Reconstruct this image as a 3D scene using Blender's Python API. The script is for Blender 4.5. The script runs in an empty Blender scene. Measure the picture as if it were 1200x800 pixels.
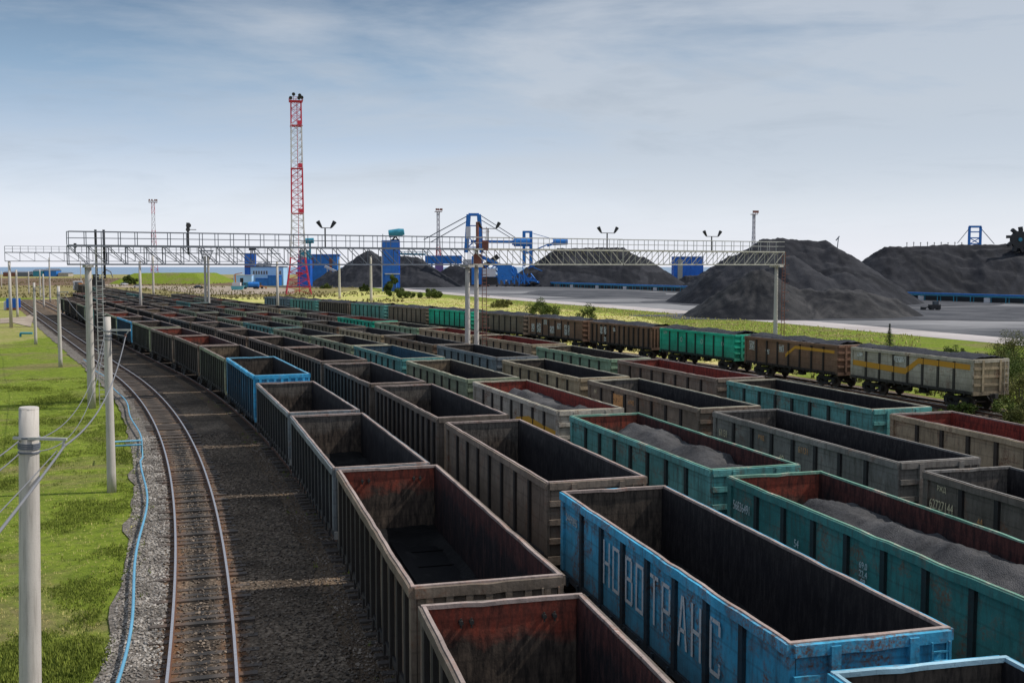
import bpy, math, random
import numpy as np
from mathutils import Vector, Matrix, noise
random.seed(7)
sc = bpy.context.scene
COL = sc.collection
F, HC, PITCH = 1264.7, 9.70, 0.0696        # focal length in photo pixels, eye height above rail top, downward pitch
GZ = -0.2                                   # ground level (rail top is z = 0)

# ------------------------------------------------------------------ helpers
def at(px, py, z=GZ):
    """world point at height z seen at photo pixel (authoring aid for far scenery)"""
    u = (px-600)/F; w = (400-py)/F
    d = Vector((u, math.cos(PITCH)+w*math.sin(PITCH), -math.sin(PITCH)+w*math.cos(PITCH)))
    return d*((z-HC)/d.z) + Vector((0, 0, HC))
def zat(py, Y):
    return HC + (311.8-py)/F*Y
def xat(px, Y):
    return (px-600)/F*Y

class MB:
    def __init__(s): s.v = []; s.f = []; s.m = []
    def face(s, pts, m=0):
        i = len(s.v); s.v += [tuple(p) for p in pts]; s.f.append(tuple(range(i, i+len(pts)))); s.m.append(m)
    def box(s, x0, x1, y0, y1, z0, z1, m=0, ms=None):
        i = len(s.v)
        s.v += [(x0,y0,z0),(x1,y0,z0),(x1,y1,z0),(x0,y1,z0),(x0,y0,z1),(x1,y0,z1),(x1,y1,z1),(x0,y1,z1)]
        q = [(0,3,2,1),(4,5,6,7),(0,1,5,4),(1,2,6,5),(2,3,7,6),(3,0,4,7)]   # bottom top -y +x +y -x
        for k, f in enumerate(q):
            s.f.append(tuple(i+j for j in f)); s.m.append(ms[k] if ms else m)
    def bar(s, a, b, w=.1, h=None, m=0):
        a = Vector(a); b = Vector(b); h = h or w
        d = b-a
        if d.length < 1e-6: return
        d.normalize(); up = Vector((0,0,1)) if abs(d.z) < .95 else Vector((1,0,0))
        r = d.cross(up).normalized()*w/2; u = r.cross(d).normalized()*h/2
        i = len(s.v)
        for p in (a, b):
            for q in (-r-u, r-u, r+u, -r+u): s.v.append(tuple(p+q))
        for f in ((0,1,5,4),(1,2,6,5),(2,3,7,6),(3,0,4,7),(3,2,1,0),(4,5,6,7)):
            s.f.append(tuple(i+j for j in f)); s.m.append(m)
    def tube(s, pts, r, n=8, m=0, caps=True):
        pts = [Vector(p) for p in pts]; rs = r if isinstance(r, (list, tuple)) else [r]*len(pts)
        i0 = len(s.v)
        for k, p in enumerate(pts):
            d = (pts[min(k+1, len(pts)-1)]-pts[max(k-1, 0)]).normalized()
            up = Vector((0,0,1)) if abs(d.z) < .95 else Vector((1,0,0))
            a = d.cross(up).normalized(); b = a.cross(d).normalized()
            for j in range(n):
                t = 2*math.pi*j/n; s.v.append(tuple(p+(a*math.cos(t)+b*math.sin(t))*rs[k]))
        for k in range(len(pts)-1):
            for j in range(n):
                a = i0+k*n+j; b = i0+k*n+(j+1) % n
                s.f.append((a, b, b+n, a+n)); s.m.append(m)
        if caps:
            s.f.append(tuple(i0+j for j in range(n))[::-1]); s.m.append(m)
            s.f.append(tuple(i0+(len(pts)-1)*n+j for j in range(n))); s.m.append(m)
    def mesh(s, name, mats, smooth=False):
        me = bpy.data.meshes.new(name); me.from_pydata(s.v, [], s.f)
        for m in (mats if isinstance(mats, (list, tuple)) else [mats]): me.materials.append(m)
        me.polygons.foreach_set('material_index', s.m)
        if smooth: me.polygons.foreach_set('use_smooth', [True]*len(s.f))
        me.update(); return me
    def build(s, name, mats, parent=None, smooth=False):
        return link(name, s.mesh(name, mats, smooth), parent)
def link(name, me, parent=None):
    o = bpy.data.objects.new(name, me); COL.objects.link(o)
    if parent is not None: o.parent = parent
    return o
def tag(o, label=None, cat=None, group=None, kind=None):
    if label: o['label'] = label
    if cat: o['category'] = cat
    if group: o['group'] = group
    if kind: o['kind'] = kind
    return o
def thing(name, label, cat, loc=(0,0,0), rz=0, group=None):
    o = bpy.data.objects.new(name, None); COL.objects.link(o)
    o.location = loc; o.rotation_euler = (0,0,rz); o.empty_display_size = .3
    return tag(o, label, cat, group)

# ------------------------------------------------------------------ materials
def nmat(name):
    m = bpy.data.materials.new(name); m.use_nodes = True
    nt = m.node_tree; b = nt.nodes['Principled BSDF']
    return m, nt, b
def N(nt, typ, **kw):
    n = nt.nodes.new(typ)
    for k, v in kw.items():
        if k.startswith('i_'):
            k = k[2:]; k = int(k) if k.isdigit() else k.replace('_', ' ')
            n.inputs[k].default_value = v
        else: setattr(n, k, v)
    return n
def L(nt, a, ao, b, bi): nt.links.new(a.outputs[ao], b.inputs[bi])
def mixc(nt, fac, a, b, blend='MIX'):
    n = nt.nodes.new('ShaderNodeMix'); n.data_type = 'RGBA'; n.blend_type = blend
    for sock, v in ((n.inputs[0], fac), (n.inputs[6], a), (n.inputs[7], b)):
        if isinstance(v, (float, int)): sock.default_value = v
        elif isinstance(v, tuple): sock.default_value = (*v, 1) if len(v) == 3 else v
        else: nt.links.new(v, sock)
    return n.outputs[2]
def ramp(nt, src, stops):
    r = nt.nodes.new('ShaderNodeValToRGB'); nt.links.new(src, r.inputs[0])
    cr = r.color_ramp
    while len(cr.elements) < len(stops): cr.elements.new(.5)
    for e, (p, c) in zip(cr.elements, stops):
        e.position = p; e.color = (c, c, c, 1) if isinstance(c, (int, float)) else (*c, 1)
    return r.outputs[0]
def math_(nt, op, a, b=None, c=None):
    n = nt.nodes.new('ShaderNodeMath'); n.operation = op
    for i, v in enumerate((a, b, c)):
        if v is None: continue
        if isinstance(v, (float, int)): n.inputs[i].default_value = v
        else: nt.links.new(v, n.inputs[i])
    return n.outputs[0]
def coords(nt, scale=(1,1,1), rand=True, kind='Object'):
    tc = N(nt, 'ShaderNodeTexCoord'); mp = N(nt, 'ShaderNodeMapping'); mp.inputs['Scale'].default_value = scale
    out = tc.outputs[kind]
    if rand:
        oi = N(nt, 'ShaderNodeObjectInfo'); vm = N(nt, 'ShaderNodeVectorMath', operation='MULTIPLY_ADD')
        nt.links.new(oi.outputs['Location'], vm.inputs[0]); vm.inputs[1].default_value = (3.1, 1.7, 0)
        nt.links.new(out, vm.inputs[2]); out = vm.outputs[0]
    nt.links.new(out, mp.inputs[0]); return mp.outputs[0]
def noise_(nt, vec, scale, detail=6, rough=.6, dist=0):
    n = N(nt, 'ShaderNodeTexNoise', i_Scale=scale, i_Detail=detail, i_Roughness=rough, i_Distortion=dist)
    nt.links.new(vec, n.inputs['Vector']); return n.outputs['Fac']
def bump(nt, b, h, dist=.02, strength=.6):
    n = N(nt, 'ShaderNodeBump', i_Strength=strength, i_Distance=dist); nt.links.new(h, n.inputs['Height'])
    L(nt, n, 'Normal', b, 'Normal')

def simple(name, c, rough=.7, var=.25, scale=3, metal=0, bmp=.0, dark=None):
    m, nt, b = nmat(name); v = coords(nt)
    n = noise_(nt, v, scale)
    f = ramp(nt, n, [(.3, 0.0), (.7, 1.0)])
    d = dark or tuple(x*(1-var) for x in c)
    nt.links.new(mixc(nt, f, d, c), b.inputs['Base Color'])
    b.inputs['Roughness'].default_value = rough; b.inputs['Metallic'].default_value = metal
    if bmp: bump(nt, b, noise_(nt, v, scale*6), bmp)
    return m

_paint = {}
def paint(name, c, dirt=(.05,.039,.03), rust=(.11,.05,.028), dirtiness=.5, rusty=.35, planks=True):
    """old wagon paint: faded patches, vertical dirt streaks, rust blotches, grime rising from the bottom"""
    if name in _paint: return _paint[name]
    m, nt, b = nmat(name)
    vs = coords(nt, (2.2, 2.2, .35)); v = coords(nt)
    streak = noise_(nt, vs, 3.0, 8, .7)
    blot = noise_(nt, v, 1.1, 8, .65, .4)
    fine = noise_(nt, v, 14, 6, .7)
    fade = noise_(nt, v, .55, 3)
    base = mixc(nt, ramp(nt, fade, [(.35, 0.0), (.65, 1.0)]), tuple(x*.72 for x in c), tuple(min(.9, x*1.12+.012) for x in c))
    rf = math_(nt, 'MULTIPLY', ramp(nt, blot, [(.62-.2*rusty, 0.0), (.74-.2*rusty, 1.0)]), ramp(nt, fine, [(.38, 0.0), (.6, 1.0)]))
    c1 = mixc(nt, rf, base, mixc(nt, fine, rust, tuple(x*1.9 for x in rust)))
    sc2 = noise_(nt, coords(nt, (1, 1, .6)), 5.5, 9, .8)
    c1 = mixc(nt, ramp(nt, sc2, [(.56, 0.0), (.7, .55)]), c1, tuple(min(.8, x*1.5+.04) for x in c)); c1 = mixc(nt, ramp(nt, sc2, [(.32, .6), (.44, 0.0)]), c1, tuple(x*.35 for x in c))
    df = math_(nt, 'MULTIPLY', ramp(nt, streak, [(.6-.25*dirtiness, 0.0), (.8-.15*dirtiness, 1.0)]), .5+.5*dirtiness)
    tc = N(nt, 'ShaderNodeTexCoord'); sp = N(nt, 'ShaderNodeSeparateXYZ'); L(nt, tc, 'Object', sp, 0)
    low = N(nt, 'ShaderNodeMapRange', i_1=2.5, i_2=1.2, i_3=0.0, i_4=.65); L(nt, sp, 'Z', low, 0)
    dt = math_(nt, 'MAXIMUM', df, math_(nt, 'MULTIPLY', low.outputs[0], ramp(nt, streak, [(.3, .4), (.6, 1.0)])))
    col = mixc(nt, dt, c1, dirt)
    if planks:   # pressed seam lines of the sheet
        w = N(nt, 'ShaderNodeTexWave', wave_type='BANDS', bands_direction='Z', i_Scale=.72, i_Distortion=.25, i_Detail=1.0)
        L(nt, tc, 'Object', w, 'Vector')
        sl = ramp(nt, w.outputs['Fac'], [(.0, 1.0), (.06, 0.0)])
        col = mixc(nt, math_(nt, 'MULTIPLY', math_(nt, 'MULTIPLY', sl, fade), .5), col, tuple(x*.6 for x in dirt))
    nt.links.new(col, b.inputs['Base Color'])
    b.inputs['Roughness'].default_value = .72; b.inputs['Specular IOR Level'].default_value = .3
    h = math_(nt, 'ADD', math_(nt, 'MULTIPLY', fine, .35), math_(nt, 'MULTIPLY', noise_(nt, v, 2.2, 3), 1.4))
    bump(nt, b, h, .03, .55)
    _paint[name] = m; return m
def interior(name, top, mixz=2.75, amount=.8, side=False):
    """inside of a wagon: coal black low down, scoured paint or rust near the rim"""
    if name in _paint: return _paint[name]
    m, nt, b = nmat(name)
    v = coords(nt); vs = coords(nt, (2.5, 2.5, .5)); b.inputs['Specular IOR Level'].default_value = .2
    n1 = noise_(nt, v, 1.3, 7, .65); n2 = noise_(nt, vs, 3.5, 7, .7); fine = noise_(nt, v, 16, 5, .7)
    tc = N(nt, 'ShaderNodeTexCoord'); sp = N(nt, 'ShaderNodeSeparateXYZ'); L(nt, tc, 'Object', sp, 0)
    z = math_(nt, 'ADD', sp.outputs['Z'], math_(nt, 'MULTIPLY', math_(nt, 'SUBTRACT', n1, .5), 1.6))
    mr = N(nt, 'ShaderNodeMapRange', i_1=mixz-.15, i_2=mixz+.2, i_3=0.0, i_4=amount); nt.links.new(z, mr.inputs[0])
    fac = math_(nt, 'MULTIPLY', mr.outputs[0], ramp(nt, n2, [(.35, .25), (.6, 1.0)]))
    dark = mixc(nt, ramp(nt, n2, [(.4, 0.0), (.72, 1.0)]), (.03,.024,.021), (.15,.112,.085)) if not side else mixc(nt, ramp(nt, n2, [(.45, 0.0), (.8, 1.0)]), (.012,.010,.012), tuple(.035+.13*q for q in top) if 'red' in name else (.046,.039,.038))  # side walls mixed darker than end walls, their shade put into the colour
    topc = mixc(nt, ramp(nt, fine, [(.35, 0.0), (.7, 1.0)]), tuple(x*.55 for x in top), top)
    w = N(nt, 'ShaderNodeTexWave', wave_type='BANDS', bands_direction='Z', i_Scale=.8, i_Distortion=.4, i_Detail=1.0)
    L(nt, tc, 'Object', w, 'Vector')
    col = mixc(nt, fac, dark, topc)
    col = mixc(nt, math_(nt, 'MULTIPLY', ramp(nt, w.outputs['Fac'], [(.0, 1.0), (.08, 0.0)]), .2), col, (.012,.011,.011))
    nt.links.new(col, b.inputs['Base Color']); b.inputs['Roughness'].default_value = .8
    bump(nt, b, math_(nt, 'ADD', n1, math_(nt, 'MULTIPLY', fine, .3)), .04, .5)
    _paint[name] = m; return m
def coal_mat(name, c0, c1, scale=1.0, bs=.12, far=False):
    m, nt, b = nmat(name); v = coords(nt); b.inputs['Specular IOR Level'].default_value = .12
    if far:
        a = noise_(nt, v, .035, 8, .6, .6); g = noise_(nt, v, .6, 8, .75); st = noise_(nt, coords(nt, (.25,.25,.06)), 1.5, 6, .6)
        f = math_(nt, 'ADD', math_(nt, 'ADD', math_(nt, 'MULTIPLY', a, .5), math_(nt, 'MULTIPLY', g, .25)), math_(nt, 'MULTIPLY', st, .35))
        cc = mixc(nt, ramp(nt, f, [(.42, 0.0), (.68, 1.0)]), c0, c1); big = noise_(nt, v, .05, 5, .6, 1.2)
        cc = mixc(nt, ramp(nt, big, [(.50, 0.0), (.56, .75)]), cc, (.008,.009,.013))
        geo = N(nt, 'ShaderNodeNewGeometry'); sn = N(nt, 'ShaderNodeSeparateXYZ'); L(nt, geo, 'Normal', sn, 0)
        cc = mixc(nt, math_(nt, 'MULTIPLY', ramp(nt, sn.outputs['Z'], [(.86, 0.0), (.97, 1.0)]), .35), cc, (.07,.067,.07))  # up-facing crests lightened, a lit crest put into the colour
        nt.links.new(cc, b.inputs['Base Color']); b.inputs['Roughness'].default_value = .8
        bump(nt, b, g, .5, .5); return m
    a = noise_(nt, v, .35*scale, 8, .65, .3); g = noise_(nt, v, 9*scale, 8, .75)
    vo = N(nt, 'ShaderNodeTexVoronoi', i_Scale=34*scale); nt.links.new(v, vo.inputs['Vector'])
    f = math_(nt, 'ADD', math_(nt, 'MULTIPLY', a, .75), math_(nt, 'MULTIPLY', g, .45))
    col = mixc(nt, ramp(nt, f, [(.42, 0.0), (.75, 1.0)]), c0, c1)
    if not far: col = mixc(nt, math_(nt, 'MULTIPLY', vo.outputs['Distance'], .3), col, tuple(x*.4 for x in c0))
    nt.links.new(col, b.inputs['Base Color']); b.inputs['Roughness'].default_value = .75
    bump(nt, b, math_(nt, 'ADD', g, vo.outputs['Distance']), bs, .9)
    return m

M = {}
M['rim_pink'] = paint('worn_rim', (.34,.265,.235), rust=(.2,.11,.08), dirtiness=.35, rusty=.5, planks=False)
M['rim_dark'] = paint('grimy_rim', (.24,.22,.20), rust=(.13,.08,.05), dirtiness=.5, planks=False)
M['rim_cream'] = paint('cream_rim', (.42,.38,.29), rust=(.2,.14,.08), dirtiness=.25, planks=False)
M['rim_blue'] = paint('blue_rim', (.14,.35,.48), rust=(.3,.24,.2), dirtiness=.2, rusty=.35, planks=False)
M['rim_sky'] = paint('sky_rim', (.33,.52,.62), rust=(.3,.24,.2), dirtiness=.05, rusty=.2, planks=False)
M['rim_green'] = paint('green_rim', (.15,.3,.22), rust=(.38,.27,.22), dirtiness=.2, rusty=.6, planks=False)
M['under'] = simple('underframe_black', (.028,.025,.023), .8, .4, 4)
M['wheel'] = simple('wheel_steel', (.07,.05,.04), .6, .4, 6)
M['steel'] = simple('rail_steel', (.62,.58,.58), .32, .25, 8, metal=.75)
M['rail_rust'] = simple('rail_side_rust', (.13,.055,.028), .85, .4, 10)
M['floor'] = coal_mat('coal_dust_floor', (.003,.003,.004), (.009,.009,.010), 1.2, .02)
M['residue'] = coal_mat('coal_residue', (.006,.006,.007), (.035,.034,.034), 1.6, .03)
M['coal'] = coal_mat('loose_coal', (.024,.024,.027), (.145,.14,.142), 1.3, .035)
M['coal_dark'] = coal_mat('dark_coal', (.025,.026,.034), (.075,.077,.09), 1.3, .04)

# ------------------------------------------------------------------ track geometry
CX, CY, R0 = -391.77, -81.52, 404.46
PHI1 = math.radians(26.7)
def track(R, a, phi1=PHI1):
    """point and heading on the track of radius R at base station a (metres along radius R0)"""
    p = a/R0
    if p <= phi1:
        return Vector((CX+R*math.cos(p), CY+R*math.sin(p), 0)), p
    l = a-phi1*R0
    d = Vector((-math.sin(phi1), math.cos(phi1), 0))
    return Vector((CX+R*math.cos(phi1), CY+R*math.sin(phi1), 0))+d*l, phi1
def advance(R, a, dist, phi1=PHI1):
    if a/R0 < phi1: return a+dist*R0/R
    return a+dist
PHI6 = math.radians(32.5)
ROWR = {0: 398.9, 1: 404.46, 2: 410.04, 3: 415.47, 4: 421.71, 5: 428.70, 6: 451.0}
def phi_of(row): return PHI6 if row == 6 else PHI1

# ------------------------------------------------------------------ wagons
WL, WW = 12.6, 3.13
_mesh = {}
rnd = random.Random(3)
def chord(mb, p0, p1, w, h, seg=16, j=.012, m=0, seed=0):
    """a slightly battered square tube from p0 to p1"""
    r = random.Random(seed); p0 = Vector(p0); p1 = Vector(p1); d = (p1-p0).normalized(); s = Vector((0,0,1)).cross(d)
    i0 = len(mb.v)
    for k in range(seg+1):
        e = 0 if k in (0, seg) else 1
        c = p0.lerp(p1, k/seg)+s*r.uniform(-j, j)*e+Vector((0,0,r.uniform(-j, j)*e*.6))
        if e and r.random() < .05: c += Vector((0,0,-.02))
        for q in ((-1,-1),(1,-1),(1,1),(-1,1)): mb.v.append(tuple(c+s*q[0]*w/2+Vector((0,0,q[1]*h/2))))
    for k in range(seg):
        for q in range(4):
            a = i0+k*4+q; b = i0+k*4+(q+1) % 4
            mb.f.append((a, a+4, b+4, b)); mb.m.append(m)
    mb.f.append((i0, i0+1, i0+2, i0+3)); mb.m.append(m)
    e = i0+seg*4; mb.f.append((e+3, e+2, e+1, e)); mb.m.append(m)
def cached(key, fn):
    if key not in _mesh: _mesh[key] = fn()
    return _mesh[key]
def posts_x(kind):
    if kind == 'n': return [-5.72+i*(11.44/12) for i in range(13)], .20
    if kind == 'h': return [-5.1+i*(10.2/8) for i in range(9)], .13
    return [-4.55+i*(9.1/6) for i in range(7)], .17
def side_mesh(kind, h, side, bm, im, stripe=None):
    mb = MB(); y = 1.47*side; xs, pw = posts_x(kind); top = h-.055; pr = .125 if kind == 'n' else .1
    edges = [-WL/2+.04]+xs+[WL/2-.04]
    r = random.Random(int(h*100)+side)
    # sheet: panels bowed a little between posts, inner face separate
    for k in range(len(edges)-1):
        x0, x1 = edges[k], edges[k+1]; nx, nz = 6, 7
        bow = r.uniform(-.045, .04)
        for face in (0, 1):
            yo = (y+side*.03) if face == 0 else (y-side*.03)
            g = [[None]*(nz+1) for _ in range(nx+1)]
            for i in range(nx+1):
                for jz in range(nz+1):
                    fx, fz = i/nx, jz/nz
                    b_ = (.7*bow+(.035*noise.noise(Vector((fx*3+k*7.3, fz*3, side*2))) if kind == 'w' else 0))*math.sin(math.pi*fx)*math.sin(math.pi*fz)
                    g[i][jz] = (x0+(x1-x0)*fx, yo+side*b_, 1.3+(top-1.3)*fz)
            for i in range(nx):
                for jz in range(nz):
                    q = [g[i][jz], g[i+1][jz], g[i+1][jz+1], g[i][jz+1]]
                    if (side > 0) == (face == 0): q = q[::-1]
                    mb.face(q, 0 if face == 0 else 1)
    for x in xs:
        a, b = sorted((y+side*.031, y+side*pr))
        # hat section post tapered at the foot
        mb.box(x-pw/2, x+pw/2, a, b, 1.22, top-.13, 2)
        a, b = sorted((y+side*.031, y+side*.05)); mb.box(x-pw/2-.025, x+pw/2+.025, a, b, 1.3, top-.14, 2)
    for x in (-WL/2+.12, WL/2-.12):
        a, b = sorted((y-side*.02, y+side*.09)); mb.box(x-.115, x+.115, a, b, 1.2, top-.14, 0)
    a, b = sorted((y-side*.04, y+side*.09)); mb.box(-WL/2+.02, WL/2-.02, a, b, 1.12, 1.298, 2)   # sole bar
    if True:     # hatch hinges along the sole bar
        for i in range(14):
            x = -5.6+i*.86; a, b = sorted((y+side*.092, y+side*.14)); mb.box(x-.05, x+.05, a, b, 1.0, 1.26, 2)
    me = mb.mesh('side_wall', [bm, im, M_post(bm)])
    return me
def M_post(bm):
    k = bm.name+'_post'
    if k in _paint: return _paint[k]
    m = bm.copy(); m.name = k
    # the posts are mixed much darker than the sheets
    nt = m.node_tree; b = nt.nodes['Principled BSDF']; src = b.inputs['Base Color'].links[0].from_socket
    nt.links.new(mixc(nt, .9, src, (.014,.013,.014)), b.inputs['Base Color'])
    _paint[k] = m; return m
def end_mesh(kind, h, end, bm, im):
    mb = MB(); x = (WL/2-.05)*end; top = h-.055
    nx, nz = 6, 5; r = random.Random(end+5)
    for face in (0, 1):
        xo = x+end*.03 if face == 0 else x-end*.03
        g = [[(xo+end*.03*math.sin(math.pi*i/nx)*math.sin(math.pi*j/nz)*r.uniform(.3, 1), -1.43+2.86*i/nx, 1.3+(top-1.3)*j/nz) for j in range(nz+1)] for i in range(nx+1)]
        for i in range(nx):
            for j in range(nz):
                q = [g[i][j], g[i+1][j], g[i+1][j+1], g[i][j+1]]
                if (end > 0) != (face == 0): q = q[::-1]
                mb.face(q, 0 if face == 0 else 1)
    if kind == 'n':
        for y in [-1.2+i*.4 for i in range(7)]:
            a, b = sorted((x+end*.031, x+end*.12)); mb.box(a, b, y-.07, y+.07, 1.3, top-.05, 0)
    else:
        for y in (-.75, .75):
            a, b = sorted((x+end*.031, x+end*.16)); mb.box(a, b, y-.09, y+.09, 1.25, top-.02, 0)
        for z in (1.75, 2.3, 2.85):
            a, b = sorted((x+end*.031, x+end*.13)); mb.box(a, b, -1.5, 1.5, z-.08, z+.08, 0)
    a, b = sorted((x-end*.05, x+end*.12)); mb.box(a, b, -1.54, 1.54, 1.05, 1.297, 0)
    return mb.mesh('end_wall', [bm, im])
def rim_mesh(h, seed, mat, body):
    mb = MB(); z = h-.05; e = WL/2-.07
    for s in (-1, 1):
        chord(mb, (-e+.02, s*1.5, z+.012), (e-.02, s*1.5, z+.012), .068, .07, 22, seed=seed+s, j=.007)
        # wide flange under the cap in body colour
        chord(mb, (-e-.05, s*1.548, z-.075), (e+.05, s*1.548, z-.075), .11, .2, 22, j=.007, m=1, seed=seed+s)
        chord(mb, (s*e, -1.55, z+.014), (s*e, 1.55, z+.014), .1, .078, 8, seed=seed+7+s, j=.005)
        chord(mb, (s*(e+.09), -1.49, z-.075), (s*(e+.09), 1.49, z-.075), .11, .2, 8, j=.004, m=1, seed=seed+9+s)
    return mb.mesh('top_rim', [mat, body])
def floor_mesh():
    mb = MB(); mb.box(-WL/2+.09, WL/2-.09, -1.43, 1.43, 1.30, 1.40)
    for i in range(8):
        x = -5.5+i*1.571; mb.box(x-.06, x+.06, -1.42, 1.42, 1.402, 1.43)
    mb.box(-WL/2+.1, WL/2-.1, -.16, .16, 1.404, 1.46)
    return mb.mesh('floor', M['floor'])
def residue_mesh(seed):
    v = []; nx, ny = 60, 16
    for i in range(nx+1):
        for j in range(ny+1):
            x = -6.2+12.4*i/nx; y = -1.42+2.84*j/ny; e = max(abs(x)/6.2, abs(y)/1.42*.9)
            z = 1.36+.28*max(0, e-.72)/.28+.14*noise.fractal(Vector((x*.7+seed*9, y*.9, seed)), 1, 2, 5)+.02*noise.noise(Vector((x*6, y*6, seed)))
            v.append((x, y, z))
    f = [(i*(ny+1)+j, (i+1)*(ny+1)+j, (i+1)*(ny+1)+j+1, i*(ny+1)+j+1) for i in range(nx) for j in range(ny)]
    me = bpy.data.meshes.new('coal_residue'); me.from_pydata(v, [], f); me.materials.append(M['residue']); me.polygons.foreach_set('use_smooth', [True]*len(f)); me.update(); return me
def inner_detail_mesh(w_):
    """lugs and a worn ledge on the inside of the end wall"""
    for y in (-.98, -.78, .62, .82):
        mb = MB(); mb.tube([(6.22, y, 3.12), (6.12, y, 3.12)], .045, 8); mb.bar((6.16, y, 3.2), (6.15, y, 3.02), .03); mb.build('lashing_lug', M['under'], w_)
def under_mesh():
    mb = MB(); mb.box(-WL/2-.05, WL/2+.05, -.2, .2, .82, 1.29)
    for x in (-4.33, 0, 4.33, -2.2, 2.2): mb.box(x-.1, x+.1, -1.4, 1.4, .95, 1.295)
    mb.tube([(.6, .65, .75), (1.9, .65, .75)], .2, 10); mb.bar((-1.5, -.6, .8), (1.2, -.6, .8), .06); mb.box(-1.0, -.4, .4, .8, .6, .9)
    return mb.mesh('underframe', M['under'])
def bogie_mesh():
    mb = MB()
    for s in (-1, 1):
        y = s*1.02
        mb.bar((-1.15, y, .62), (-.35, y, .72), .16, .2); mb.bar((-.35, y, .74), (.35, y, .74), .18, .22); mb.bar((.35, y, .72), (1.15, y, .62), .16, .2)
        mb.bar((-.9, y, .55), (-.3, y, .28), .12, .12); mb.bar((.3, y, .28), (.9, y, .55), .12, .12); mb.box(-.33, .33, y-.1, y+.1, .18, .34)
        for x in (-.18, 0, .18): mb.tube([(x, y, .34), (x, y, .64)], .07, 8)
        for x in (-.925, .925): mb.box(x-.16, x+.16, y-.12, y+.12, .34, .62)
    mb.box(-.2, .2, -1.1, 1.1, .5, .82)
    return mb.mesh('bogie', M['under'])
def wheel_mesh():
    mb = MB()
    for s in (-1, 1):
        mb.tube([(0, s*.69, 0), (0, s*.72, 0), (0, s*.725, 0), (0, s*.84, 0)], [.5, .5, .475, .47], 20)
        mb.tube([(0, s*.84, 0), (0, s*.87, 0)], [.2, .12], 12)
    mb.tube([(0, -.9, 0), (0, .9, 0)], .08, 8)
    return mb.mesh('wheel', M['wheel'], False)
def coupler_mesh():
    mb = MB(); mb.box(0, .45, -.1, .1, .92, 1.14); mb.box(.4, .66, -.2, .08, .86, 1.2); mb.bar((.3, .3, 1.0), (.5, -.5, 1.1), .04); mb.tube([(.1, -.35, 1.0), (.35, -.35, .75), (.6, -.3, .7)], .03, 6)
    return mb.mesh('coupler', M['under'])
def ladder_mesh():
    mb = MB()
    for y in (-.17, .17): mb.bar((0, y, 1.0), (0, y, 3.3), .035)
    for i in range(7): mb.bar((0, -.17, 1.15+i*.33), (0, .17, 1.15+i*.33), .03)
    return mb
ORD = ['nearest', 'second', 'third', 'fourth', 'fifth', 'sixth', 'seventh', 'eighth', 'ninth', 'tenth', 'eleventh', 'twelfth', 'thirteenth',
       'fourteenth', 'fifteenth', 'sixteenth', 'seventeenth', 'eighteenth', 'nineteenth', 'twentieth', 'twenty-first', 'twenty-second', 'twenty-third',
       'twenty-fourth', 'twenty-fifth', 'twenty-sixth', 'twenty-seventh', 'twenty-eighth', 'twenty-ninth', 'thirtieth']
ROWN = {1: 'leftmost train', 2: 'second train from left', 3: 'third train from left', 4: 'fourth train from left', 5: 'fifth train from left', 6: 'loaded train by the grass'}
COLR = {   # body colour, adjective, dirtiness, rust
 'dk': ((.14,.112,.09), 'dark grey', .55, .3), 'bn': ((.17,.115,.075), 'brown', .5, .45), 'gy': ((.19,.17,.15), 'grey', .5, .3), 'sg': ((.17,.195,.215), 'bluish grey', .5, .4),
 'bl': ((.035,.36,.66), 'bright blue', .35, .4), 'nv': ((.05,.36,.58), 'blue', .45, .7), 'gn': ((.22,.26,.17), 'faded green', .45, .3), 'dg': ((.035,.17,.15), 'dark green', .5, .5),
 'te': ((.10,.31,.29), 'teal', .5, .45), 'yw': ((.42,.375,.31), 'whitish', .35, .4), 'tn': ((.36,.28,.18), 'tan', .45, .4), 'eg': ((.01,.40,.26), 'emerald green', .15, .1),
 'lg': ((.2,.31,.2), 'light green', .35, .25), 'rb': ((.2,.105,.065), 'rust brown', .35, .5), 'bg': ((.1,.16,.21), 'steel blue', .4, .2), 'bd': ((.19,.145,.11), 'brownish grey', .5, .4)}
INT = {'R': ('red_painted_inside', (.36,.06,.04), .95), 'k': ('coal_black_inside', (.10,.085,.07), .5), 'r': ('red_inside', (.36,.075,.045), .95), 't': ('tan_inside', (.3,.22,.14), .8), 'b': ('blue_inside', (.04,.13,.2), .8),
       'g': ('grey_inside', (.2,.18,.16), .7)}
INTADJ = {'R': 'red inside', 'k': '', 'r': 'red inside', 't': 'tan inside', 'b': 'blue inside', 'g': ''}
WAGONS = []
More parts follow.
